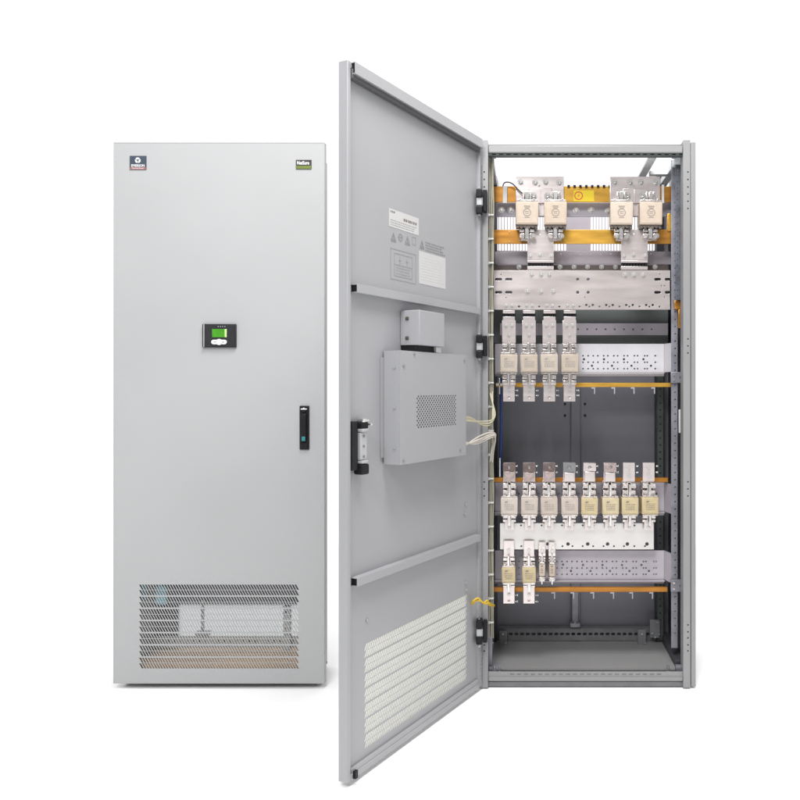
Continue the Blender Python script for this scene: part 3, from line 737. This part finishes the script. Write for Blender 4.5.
# row of eight
eight = [509.2, 529.2, 549.2, 569.4, 589.7, 610.1, 629.7, 649.6]
how = ['leftmost, beside the door post', 'second from the left', 'third from the left', 'fourth from the left, last pale one',
       'fifth from the left, first yellow one', 'sixth from the left', 'seventh from the left', 'rightmost, at the end of the row']
proto = protoy = hp = None; eighth = []
for i, x in enumerate(eight):
    y = 505.8
    if i == 0: proto = fz = make_fuse(x, y, 17, 17, 'ceramP', 12.5, 11.5, 'text')
    elif i == 4: protoy = fz = make_fuse(x, y, 16.8, 17, 'ceramY', 12.5, 11.5, 'text')
    else: fz = copy_tree(protoy if i > 4 else proto); move_to(fz, WF(x, y))
    tag(fz, ('pale pinkish' if i < 4 else 'yellow') + ' fuse in the row of eight, ' + how[i], 'fuse', 'fuses in the row of eight')
    if hp is None:
        hp = ho = make_holder(x, y, 16.5, (9.4, 23.5), (-17.4, -9.6), (23.8, 42.5, 5.9), (-25.2, -17.0, 4.6), 'tin', ((0, 37.2), (0, 29.5)), ((0, -22.5),))
    else:
        ho = copy_tree(hp, oc); move_to(ho, WF(x, y))
    eighth.append(ho)
for i, x in enumerate(eight):
    ho = eighth[i]
    if i < 6:
        bm = pplate(x - 6.3, 463.2, x + 6.3, 471.0 + (i % 2), .082, .012, [(x - .4 + .5 * (i % 3), 467.2, 1.7)], .001)
        pbox(bm, x - 2.5, 464.8, x + 2, 469.8, .0945, .0950)
        obj('terminal_cap', bm, ['mauve', 'mauve', 'mauve', 'raild', 'tin', 'mauvel'][i], ho)
        bm = bmesh.new(); pbox(bm, x - 5.0, 471.5 + (i % 2), x + 5.0, 481.5, .084, .0945, .002); obj('terminal_shroud', bm, 'mauvel' if i < 3 else 'tin', ho)
    # screw stubs standing beside each top terminal
    bm = bmesh.new()
    for yy in (466.3, 472.5): add_cyl(bm, W(x + 6.2, yy, .115), .0035, .006, 'X', 8); add_cyl(bm, W(x + 7.6, yy, .115), .0055, .003, 'X', 6)
    obj('terminal_screw', bm, 'bolt', ho)
for i, x in enumerate(mids):
    bm = bmesh.new()
    for yy in (390.5, 395.5): add_cyl(bm, W(x[0] + 6.4, yy, .115), .0035, .007, 'X', 8); add_cyl(bm, W(x[0] + 8.6, yy, .115), .0055, .003, 'X', 6)
    obj('terminal_screw', bm, 'bolt', oc)

# lower pair and the two slim ones
proto = hp = None
for i, x in enumerate((508.8, 529.0)):
    y = 574.5
    if proto is None:
        proto = fz = make_fuse(x, y, 13.6, 15.4, 'ceramY', 11, 9, 'text')
        hp = ho = make_holder(x, y, 15, (8.6, 16.6), (-14.0, -8.6), (16.6, 32.5, 5.2), (-30.5, -11.4, 5.6), 'tin', ((0, 23.0),), ((0, -21.5),), -27.2)
    else:
        fz = copy_tree(proto); move_to(fz, WF(x, y)); ho = copy_tree(hp, oc); move_to(ho, WF(x, y))
    tag(fz, ['yellow fuse of the lowest row, leftmost, beside the door post', 'yellow fuse of the lowest row, between its wide neighbour and the slim ones'][i], 'fuse', 'wide fuses of the lowest row')
    bm = bmesh.new()
    for yy in (595.2, 601.5): add_cyl(bm, W(x + 6.2, yy, .115), .0035, .007, 'X', 8); add_cyl(bm, W(x + 8.4, yy, .115), .0055, .003, 'X', 6)
    obj('terminal_screw', bm, 'bolt', oc)
proto = hp = None
for i, x in enumerate((542.2, 552.2)):
    y = 570.2
    if proto is None:
        proto = fz = make_fuse(x, y, 6.4, 13.0, 'ceramB', 9, 7.5, 'text', slim=True)
        hp = ho = make_holder(x, y, 8.5, (7.2, 12.6), (-10.6, -7.2), (12.8, 27.0, 3.4), (-12.6, -9.8, 2.6), 'clip', ((0, 18.0),), ())
    else:
        fz = copy_tree(proto); move_to(fz, WF(x, y)); ho = copy_tree(hp, oc); move_to(ho, WF(x, y))
    tag(fz, ['slim beige fuse in the lowest row, next to the wide yellow fuse', 'slim beige fuse in the lowest row, last before the bare punched channel'][i], 'fuse', 'slim fuses of the lowest row')

rj = random.Random(11)
for o in [o for o in bpy.data.objects if o.type == 'EMPTY' and o.name.startswith('fuse')]:
    o.rotation_euler = (R(rj.uniform(-1.0, 1.0)), R(rj.uniform(-1.1, 1.1)), R(rj.uniform(-2.2, 2.2))); o.location.z += rj.uniform(-.0012, .0012)

# ------------------------------------------------------------------ wiring down the left post
paths = []
rnd = random.Random(3)
for k in range(4):
    pts = []
    for j in range(26):
        yy = 158 + j * 19.2
        pts.append(W(489.6 + 1.1 * k + rnd.uniform(-.8, .8) - .04 * j * 0, yy, .045 + .004 * (k % 2)))
    paths.append(pts)
hz = obj('wiring_harness', tube_bm(paths, .0026), 'cream', oc)
for yy in list(range(214, 640, 24)):
    bm = bmesh.new(); pbox(bm, 487.9, yy, 493.7, yy + 1.5, .038, .056, .001); pbox(bm, 487.7, yy - .5, 489.8, yy + 2.0, .034, .0378, .0008); obj('cable_tie', bm, 'tie', hz)
obj('blue_cable', tube_bm([[W(500.5, 378, .2), W(500.8, 400, .19), W(501.2, 430, .19), W(500.3, 462, .19), W(500.3, 478, .2)]], .0045), 'blue', oc)
bm = pplate(488.6, 160, 492.2, 676, .06, .05, [], .001); obj('wiring_duct', bm, 'galv', oc)

# ================================================================== DOOR OF THE OPEN CABINET (door-local: x from hinge, y inwards, z up)
DW, DT = .772, .032
DZ0, DZ1 = .015, W(0, 141.5, 0).z; DH = DZ1 - DZ0
ang = math.atan2(-.903, -.429)
HI = Vector((-.158, -.010))                          # inner hinge corner in plan
u = Vector((math.cos(ang), math.sin(ang))); n = Vector((-u.y, u.x))
DO = Vector((HI.x - n.x * DT, HI.y - n.y * DT, DZ0))
def dl(px, py, d=-.012):
    """door-local (x, z) of a photo point lying on the plane d beyond the inner rim"""
    k = (px - PX0) / F
    # (HI + a u + d n).x = k * (D + (HI + a u + d n).y)
    a = (k * (D + HI.y + d * n.y) - HI.x - d * n.x) / (u.x - k * u.y)
    Y = HI.y + a * u.y + d * n.y
    return a, ZC + (PY0 - py) / S(Y) - DZ0
YS0, YS1 = .0175, .0195                                # the door sheet
va, vz = .119 * DW, None
x_h, z_tr = dl(467.2, 594.7); _, z_br = dl(467.2, 679.3); x_f, z_tl = dl(364, 644.7); _, z_bl = dl(364, 749)
vz1_, vz0_ = (z_tr + z_tl) / 2, (z_br + z_bl) / 2
bm = plate_bm(rect(.0185, .0185, DW - .0185, DH - .0185), vent_holes(x_h, vz0_, x_f, vz1_, op=.86, br=.0004), YS1 - .001, YS1, 0)
for lo, hi in (((0, 0, 0), (.018, DT, DH)), ((DW - .014, 0, 0), (DW, DT, DH)),
               ((.0182, 0, DH - .018), (DW - .0142, DT, DH)), ((.0182, 0, 0), (DW - .0142, DT, .018))):
    add_box(bm, lo, hi, .002)
bmesh.ops.recalc_face_normals(bm, faces=bm.faces)
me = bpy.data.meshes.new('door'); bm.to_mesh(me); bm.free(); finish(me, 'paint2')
door = bpy.data.objects.new('door', me); link(door, oc)
door.location = DO - ORG[oc.name]; door.rotation_euler = (0, 0, ang); ORG[door.name] = Vector((0, 0, 0))
door['label'] = 'wide open grey door showing its inner side'
bm = bmesh.new(); add_box(bm, (x_h - .012, YS0 - .006, vz0_ - .012), (x_f + .016, YS0 - .0035, vz1_ + .012)); obj('filter_or_dimmer_sheet', bm, 'flat_dimmer2', door)
# stiffening ribs: C sections, black plates put in for the shade inside their ends
def rib(zc, hgt, x0, x1, y1, YS1=YS1):
    bm = bmesh.new(); t = .0022
    add_box(bm, (x0, y1 - t, zc - hgt / 2), (x1, y1, zc + hgt / 2), .0006)
    add_box(bm, (x0, YS1 + .0003, zc + hgt / 2 - t), (x1, y1 - t - .0002, zc + hgt / 2 - .0001)); add_box(bm, (x0, YS1 + .0003, zc - hgt / 2 + .0001), (x1, y1 - t - .0002, zc - hgt / 2 + t))
    add_box(bm, (x1 - .004, YS1 + .001, zc - hgt / 2 + t), (x1 - .002, y1 - t, zc + hgt / 2 - t), 0, 1, 1)
    obj('stiffening_rib', bm, ['paint2', 'black'], door)
rib(DH - .0185, .033, .020, DW - .016, .046, DT)
bm = bmesh.new(); add_box(bm, (.020, YS1 + .0003, DH - .047), (DW - .016, DT + .006, DH - .0188), .003); obj('gasket_and_shade_strip', bm, 'gask_shade', door)  # dark strip builds in the rib's shadow together with an edge gasket
rib(dl(352, 287.0, .01)[1], .024, .030, DW - .03, .042)
rib(dl(355, 583.5, .01)[1], .024, .030, DW - .03, .042)
# lower inner ledge strip with a row of small punchings
bm = bmesh.new(); add_box(bm, (.02, YS1 + .0005, .0185), (DW - .02, .030, .030), .001); obj('seal_ledge', bm, 'paint2', door)
# controller box
def face_box(name, px0, pyt, px1, pyb, d, m, holes=None, bev=.0025):
    x1_, zt0 = dl(px0, pyt[0], d); _, zb0 = dl(px0, pyb[0], d); x0_, zt1 = dl(px1, pyt[1], d); _, zb1 = dl(px1, pyb[1], d)
    return x0_, (zb0 + zb1) / 2, x1_, (zt0 + zt1) / 2
bx0_, bz0_, bx1_, bz1_ = face_box('x', 400, (350.6, 354.9), 466, (465, 455), .050, None)
yf = DT + .050
H = []
hx1, hz1 = dl(416, 396.5, .05); hx0, _ = dl(455.5, 396.5, .05); _, hz0 = dl(416, 427.5, .05)
cols, rows = 16, 15
for r_ in range(rows):
    for c in range(cols):
        x = hx0 + (c + .5 * (r_ % 2)) * (hx1 - hx0) / cols; z = hz0 + r_ * (hz1 - hz0) / (rows - 1)
        H.append(circ(x, z, .0036, 8))
bm = plate_bm(rect(bx0_, bz0_, bx1_, bz1_), H, yf - .0015, yf, 0)
add_box(bm, (bx0_ + .0003, DT - .008, bz0_ + .0003), (bx0_ + .002, yf - .0017, bz1_ - .0003)); add_box(bm, (bx1_ - .002, DT - .008, bz0_ + .0003), (bx1_ - .0003, yf - .0017, bz1_ - .0003))
add_box(bm, (bx0_ + .0022, DT - .008, bz0_ + .0003), (bx1_ - .0022, yf - .0017, bz0_ + .002)); add_box(bm, (bx0_ + .0022, DT - .008, bz1_ - .002), (bx1_ - .0022, yf - .0017, bz1_ - .0003))
add_box(bm, (bx0_ + .0022, DT - .0078, bz0_ + .0022), (bx1_ - .0022, DT - .005, bz1_ - .0022), 0, 1, 1)
for z in (bz0_ + .05, (bz0_ + bz1_) / 2, bz1_ - .05): add_box(bm, (bx1_ - .0001, DT + .025, z - .004), (bx1_ + .0015, DT + .035, z + .004), .0005)
add_box(bm, (bx1_, DT - .0115, bz0_ + .02), (bx1_ + .012, DT - .0085, bz1_ - .02))
ctrl = obj('controller_box', bm, ['paint2', 'dark'], door)
bm = bmesh.new()
for x, z in ((bx1_ - .018, bz1_ - .045), (bx1_ - .018, bz0_ + .012), (bx0_ + .012, bz1_ - .018), (bx0_ + .04, bz0_ + .02), ((bx0_ + bx1_) / 2 + .12, bz1_ - .008)):
    merge(bm, plate_bm(circ(x, z, .0042, 12), [], yf + .0002, yf + .003, .0006))
obj('box_screw', bm, 'inkl', door)
# raised housing behind the display
x0_, z0_, x1_, z1_ = face_box('x', 419.4, (310.5, 313), 444.5, (346, 346), .058, None)
bm = bmesh.new(); add_box(bm, (x0_, YS1 + .0005, z0_), (x1_, DT + .058, z1_), .002)
for z in (z1_ - .025, z0_ + .022): add_box(bm, (x1_ - .0002, DT + .008, z - .005), (x1_ + .003, DT + .020, z + .005), .0008, 2, 1)
obj('display_rear_housing', bm, ['paint2', 'endm'], door)
bm = bmesh.new(); add_box(bm, (x0_ + .035, YS1 + .0005, bz1_ + .001), (x1_ - .004, DT + .040, z0_ - .001), .001); obj('cable_gap_block', bm, 'black', door)  # black block filling the gap between display housing and controller box
bm = bmesh.new(); add_box(bm, (x0_ + .004, DT + .020, bz1_ + .001), (x0_ + .033, DT + .048, z0_ - .001), .001); obj('ribbon_connector', bm, 'tie', door)
# stickers
def sheet(name, pts, m, y=None, t=.0004):
    q = [dl(*p) for p in pts]; xs = [a for a, b in q]; x0, x1 = (xs[1] + xs[2]) / 2, (xs[0] + xs[3]) / 2
    z1 = (q[0][1] + q[1][1]) / 2; z0 = (q[2][1] + q[3][1]) / 2
    bm = bmesh.new(); y = YS1 if y is None else y; add_box(bm, (x0, y + .0002, z0), (x1, y + .0002 + t, z1)); obj(name, bm, m, door); return x0, z0, x1, z1
def lines(bm, x0, x1, z0, z1, nl, y, seed, hgt=.5, fill=.9):
    """rows of short ink strokes running from x1 (left as seen from inside) to x0"""
    rn = random.Random(seed); dz = (z1 - z0) / nl
    for i in range(nl):
        x = x1; end = x0 + (x1 - x0) * rn.uniform(0, .25)
        while x > end:
            L = rn.uniform(.004, .012); xa = max(x - L, x0)
            add_box(bm, (xa, y, z1 - (i + .5) * dz - dz * hgt / 2), (x, y + .0002, z1 - (i + .5) * dz + dz * hgt / 2)); x -= L + rn.uniform(.002, .004)
Y2 = YS1 + .0007
x0, z0, x1, z1 = sheet('rating_label', [(389, 209.6), (419, 217), (418.5, 233.6), (389, 228)], 'white')
bm = bmesh.new(); lines(bm, x0 + .006, x0 + .085, z1 - .026, z1 - .016, 1, Y2, 3, .8); lines(bm, x1 - .03, x1 - .008, z1 - .012, z1 - .004, 1, Y2, 4, .7)
obj('label_print', bm, 'ink', door)
bm = bmesh.new(); lines(bm, x0 + .008, x1 - .008, z0 + .004, z1 - .03, 3, Y2, 8, .25); obj('label_print', bm, 'inkl', door)
x0, z0, x1, z1 = sheet('paper_label', [(419, 251), (445.5, 258), (445.5, 288.5), (419, 284)], 'white')
bm = bmesh.new(); lines(bm, x0 + .01, x1 - .01, z0 + .012, z1 - .012, 9, Y2, 5, .35); obj('label_print', bm, 'ghost', door)
# printed warnings: four pictograms and text
bm = bmesh.new(); y = YS1 + .0003
def picto(px, py, kind, sz=.017):
    x, z = dl(px, py)
    if kind == 0:
        pts = [(x - sz, z - sz * .8), (x + sz, z - sz * .8), (x, z + sz)]; inn = [(x - sz * .62, z - sz * .56), (x + sz * .62, z - sz * .56), (x, z + sz * .58)]
        merge(bm, plate_bm(pts, [inn], y, y + .0003)); add_box(bm, (x - .002, y, z - sz * .4), (x + .002, y + .0003, z + sz * .25))
        add_box(bm, (x - sz, y, z - sz * 1.25), (x + sz, y + .0003, z - sz * .95))
    elif kind == 1:
        merge(bm, plate_bm(circ(x, z, sz * .9, 20), [circ(x, z, sz * .68, 20)], y, y + .0003)); add_box(bm, (x - sz * .5, y, z - .002), (x + sz * .5, y + .0003, z + .002))
    else:
        merge(bm, plate_bm(rect(x - sz * .8, z - sz, x + sz * .8, z + sz), [rect(x - sz * .66, z - sz * .86, x + sz * .66, z + sz * .86)], y, y + .0003))
for px, py, k in ((393.5, 236.5, 0), (400.5, 237.5, 1), (407.5, 240, 0), (422, 244, 0)):
    picto(px, py, k, .013); obj('warning_symbol', bm, 'inkl', door); bm = bmesh.new()
x1, z1 = dl(425.5, 241); x0, z0 = dl(445.5, 247); _, zl = dl(425.5, 252)
lines(bm, x0, x1, zl + .002, z1, 4, y, 9, .5)
obj('warning_print', bm, 'inkl', door)
bm = bmesh.new(); picto(414, 241, 2, .013)
x1, z1 = dl(390.5, 247.5); _, z0 = dl(390.5, 280); x0, _ = dl(416, 250)
z0 += .004
merge(bm, plate_bm(rect(x0, z0, x1, z1), [rect(x0 + .002, z0 + .002, x1 - .002, z1 - .002)], y, y + .0003))
merge(bm, plate_bm(rect(x0 + .02, z0 + .012, x1 - .02, z1 - .012), [rect(x0 + .0216, z0 + .0136, x1 - .0216, z1 - .0136)], y, y + .0003))
zc = (z0 + z1) / 2
for f_ in (.36, .64): add_box(bm, (x0 + (x1 - x0) * f_ - .0008, y, zc), (x0 + (x1 - x0) * f_ + .0008, y + .0003, z1 - .02)); picto_x = x0 + (x1 - x0) * f_; add_box(bm, (picto_x - .006, y, z1 - .034), (picto_x + .006, y + .0003, z1 - .030))
add_box(bm, (x0 + .022, y, zc - .001), (x1 - .022, y + .0003, zc + .001)); lines(bm, x0 + .03, x1 - .03, z0 + .016, zc - .004, 3, y, 12, .35)
obj('wiring_diagram', bm, 'faint', door)
# latch gear
x1, z1 = dl(351.2, 421.5, 0); x0, z0 = dl(356.6, 470, 0)
bm = bmesh.new(); add_box(bm, (x0 + .002, YS1 + .0005, z0), (x1, DT + .006, z1), .002)
obj('latch_bar', bm, 'blackm', door)
xa, za = dl(357, 433, 0); xb, zb = dl(363.5, 459, 0)
bm = bmesh.new(); add_box(bm, (xb, YS1 + .0005, zb), (xa, DT + .012, za), .001)
for f_ in (.12, .5, .88): merge(bm, plate_bm(circ((xa + xb) / 2, zb + (za - zb) * f_, .004, 10), [], DT + .0122, DT + .0135, .0003), 1)
for z in (za + .004, zb - .010): add_box(bm, (xb + .002, YS1 + .001, z), (xa, DT + .020, z + .008), .002)
obj('latch_plate', bm, ['steelw', 'ink'], door)
bm = bmesh.new(); add_box(bm, (xb - .002, YS1 + .0005, zb - .042), (xa, DT + .020, zb - .012), .005, 3); obj('latch_knob', bm, 'black', door)
bm = bmesh.new(); add_box(bm, (xb, YS1 + .0005, za + .012), (xa, DT + .018, za + .030), .003); obj('latch_knob', bm, 'black', door)
bm = bmesh.new(); add_box(bm, (xb - .004, DT - .004, za + .030), (xa - .004, DT + .018, za + .040), .002); add_box(bm, (xb - .010, DT + .0, za + .020), (xb - .001, DT + .026, za + .027), .002); obj('latch_screw', bm, 'bolt', door)
for (px, py) in ((465.5, 504.5), (464.5, 514), (465.5, 583), (466, 590), (367, 620.5)):
    x, z = dl(px, py); bm = bmesh.new(); merge(bm, plate_bm(circ(x, z, .0055, 10), [], YS1 + .0003, YS1 + .004, .001)); obj('weld_stud', bm, 'paint2', door)
bm = bmesh.new(); add_box(bm, (DW - .034, DT + .0005, .004), (DW - .022, DT + .010, .026), .001); obj('rubber_buffer', bm, 'black', door)
# hinge-side return edge with punchings
bm = plate_bm(rect(.002, .004, .0165, DH - .004), [circ(.0055, .03 + .0125 * k, .0022, 8) for k in range(156)], DT + .0003, DT + .0015, 0)
obj('hinge_edge_strip', bm, 'frame', door)
# hinges joining door and post
for (ya, yb) in ((188.5, 213.5), (334.5, 358), (620.5, 645)):
    bm = bmesh.new(); h = yb - ya
    pbox(bm, 482.8, ya + 1, 487.2, yb - 2, -.030, -.0006, .003)
    pbox(bm, 476, ya, 482.2, ya + h * .34, -.058, -.022, .004); pbox(bm, 476, yb - h * .32, 482.2, yb, -.058, -.022, .004)
    pbox(bm, 476.6, ya + h * .36, 481.8, yb - h * .34, -.05, -.022, .001, 1)
    pbox(bm, 481.9, ya + h * .36, 482.7, yb - h * .34, -.04, -.006, .0005, 1)
    a = W(479, yb, -.045); add_cyl(bm, (a.x, -.042, a.z - .008), .006, .009, 'Z', 14, mi=1)
    a = W(479, ya, -.045); add_cyl(bm, (a.x, -.042, a.z), .004, .006, 'Z', 14, mi=1)
    obj('hinge', bm, ['black', 'steelw'], oc)

# ------------------------------------------------------------------ loose cables between door and cabinet
def dw(a, d, z):
    return Vector((HI.x + a * u.x + d * n.x, HI.y + a * u.y + d * n.y, z))
zc1 = W(466, 419, -.26).z; zc2 = W(466, 445, -.26).z
ex = bx0_
rc = random.Random(5)
def jit(v, a): return v + Vector((rc.uniform(-a, a), rc.uniform(-a, a), rc.uniform(-a, a)))
paths = []
for k in range(4):
    o = .0045 * (k - 1.5)
    pp = [dw(ex + .004, .030, zc1 + o), dw(ex - .02, .032, zc1 + o), dw(ex - .08, .03, zc1 - .008 + o * 1.2), W(482, 421.8 + k * 1.3, -.07), W(490, 422 + k * 1.4, -.03),
          W(494.9 - .9 * k, 418 + 1.2 * k, .005), W(495.4 - .8 * k, 411, .02), W(491.4 + .6 * k, 400, .035), W(490 + .6 * k, 392, .045)]
    paths.append(pp[:2] + [jit(p, .0022) for p in pp[2:]])
cu = obj('cable_bundle', tube_bm(paths, .0024), 'cream2'); tag(cu, 'cream cable bundle looping up from the controller box to the left post', 'cable', 'cable bundles from door to cabinet')
paths = []
for k in range(6):
    o = .0042 * (k - 2.5)
    pp = [dw(ex + .004, .030, zc2 + o), dw(ex - .015, .032, zc2 - .002 + o), W(474, 442.5 + 1.2 * (k - 2.5), -.14), W(482, 438.6 + 1.4 * (k - 2.5), -.07), W(490, 434.6 + 1.1 * (k - 2.5), -.03),
          W(495.9 - .3 * (k % 3), 433.4 + .7 * (k - 2), -.005), W(495.6, 437.6 + .5 * k, .005), W(491.5 + .4 * k, 448, .03), W(490 + .6 * k, 462, .045)]
    paths.append(pp[:2] + [jit(p, .0022) for p in pp[2:]])
cu = obj('cable_bundle', tube_bm(paths, .0025), 'creamw'); tag(cu, 'pale straight cable bundle below the looping one, rising to the left post', 'cable', 'cable bundles from door to cabinet')
p0 = dl(470.5, 605)
wpts = [[dw(dl(470.5, 605)[0], -.008, W(470.5, 605, -.08).z), W(472.5, 602, -.09), W(475, 599.2, -.09), W(478.5, 597.4, -.08), W(480.5, 600.5, -.07), W(484, 603.8, -.05), W(486.5, 600, -.045), W(488.5, 600.6, -.04), W(487.5, 604.5, -.03), W(491, 606, -.02), W(494, 605.8, .03)],
        [dw(dl(471.0, 606)[0], -.008, W(471, 606, -.08).z), W(474.2, 602, -.08), W(478, 598.8, -.08), W(482.5, 602.5, -.06), W(485.5, 604.6, -.05), W(488.6, 601.8, -.04), W(490.3, 604.2, -.03), W(494, 605.2, .03)]]
cu = obj('earth_wire', tube_bm(wpts, .0032), 'yellow'); tag(cu, 'kinked yellow earth wire crossing from the door to the cabinet above the lowest hinge', 'wire')

# ================================================================== light, camera
world = bpy.data.worlds.new('World'); scene.world = world; world.use_nodes = True
wt = world.node_tree; bg = wt.nodes['Background']; bg.inputs['Strength'].default_value = 1.0
tc = wt.nodes.new('ShaderNodeTexCoord'); sx = wt.nodes.new('ShaderNodeSeparateXYZ'); mr = wt.nodes.new('ShaderNodeMapRange')
mr.interpolation_type = 'SMOOTHSTEP'
mr.inputs['From Min'].default_value = -.55; mr.inputs['From Max'].default_value = .15; mr.inputs['To Min'].default_value = .45; mr.inputs['To Max'].default_value = 1.25
wt.links.new(tc.outputs['Generated'], sx.inputs[0]); wt.links.new(sx.outputs['Y'], mr.inputs['Value']); wt.links.new(mr.outputs['Result'], bg.inputs['Color'])
def area(name, loc, target, size, energy, color=(1, 1, 1)):
    L = bpy.data.lights.new(name, 'AREA'); L.shape = 'RECTANGLE'; L.size, L.size_y = size; L.energy = energy; L.color = color
    o = bpy.data.objects.new(name, L); COL.objects.link(o); o.location = loc
    o.rotation_euler = (Vector(target) - Vector(loc)).to_track_quat('-Z', 'Y').to_euler()
    return o
area('softbox_overhead', (.10, -1.35, 3.9), (-.1, -.35, .6), (1.5, .9), 120, (1, .985, .97))
area('softbox_front', (-1.1, -4.3, 4.3), (-.3, 0, 1.0), (1.5, 1.2), 150)
cd = bpy.data.cameras.new('camera'); cam = bpy.data.objects.new('camera', cd); COL.objects.link(cam)
cam.location = (0, -D, ZC); cam.rotation_euler = (R(90), 0, 0)
cd.sensor_width = 36; cd.sensor_fit = 'HORIZONTAL'; cd.lens = 36 * F / 800
cd.shift_x = (400 - PX0) / 800; cd.shift_y = (PY0 - 400) / 800
cd.clip_start = .05; cd.clip_end = 400
scene.camera = cam
scene.view_settings.view_transform = 'Standard'; scene.view_settings.look = 'None'
scene.view_settings.exposure = 0; scene.view_settings.gamma = 1
scene.cycles.max_bounces = 8; scene.cycles.diffuse_bounces = 5
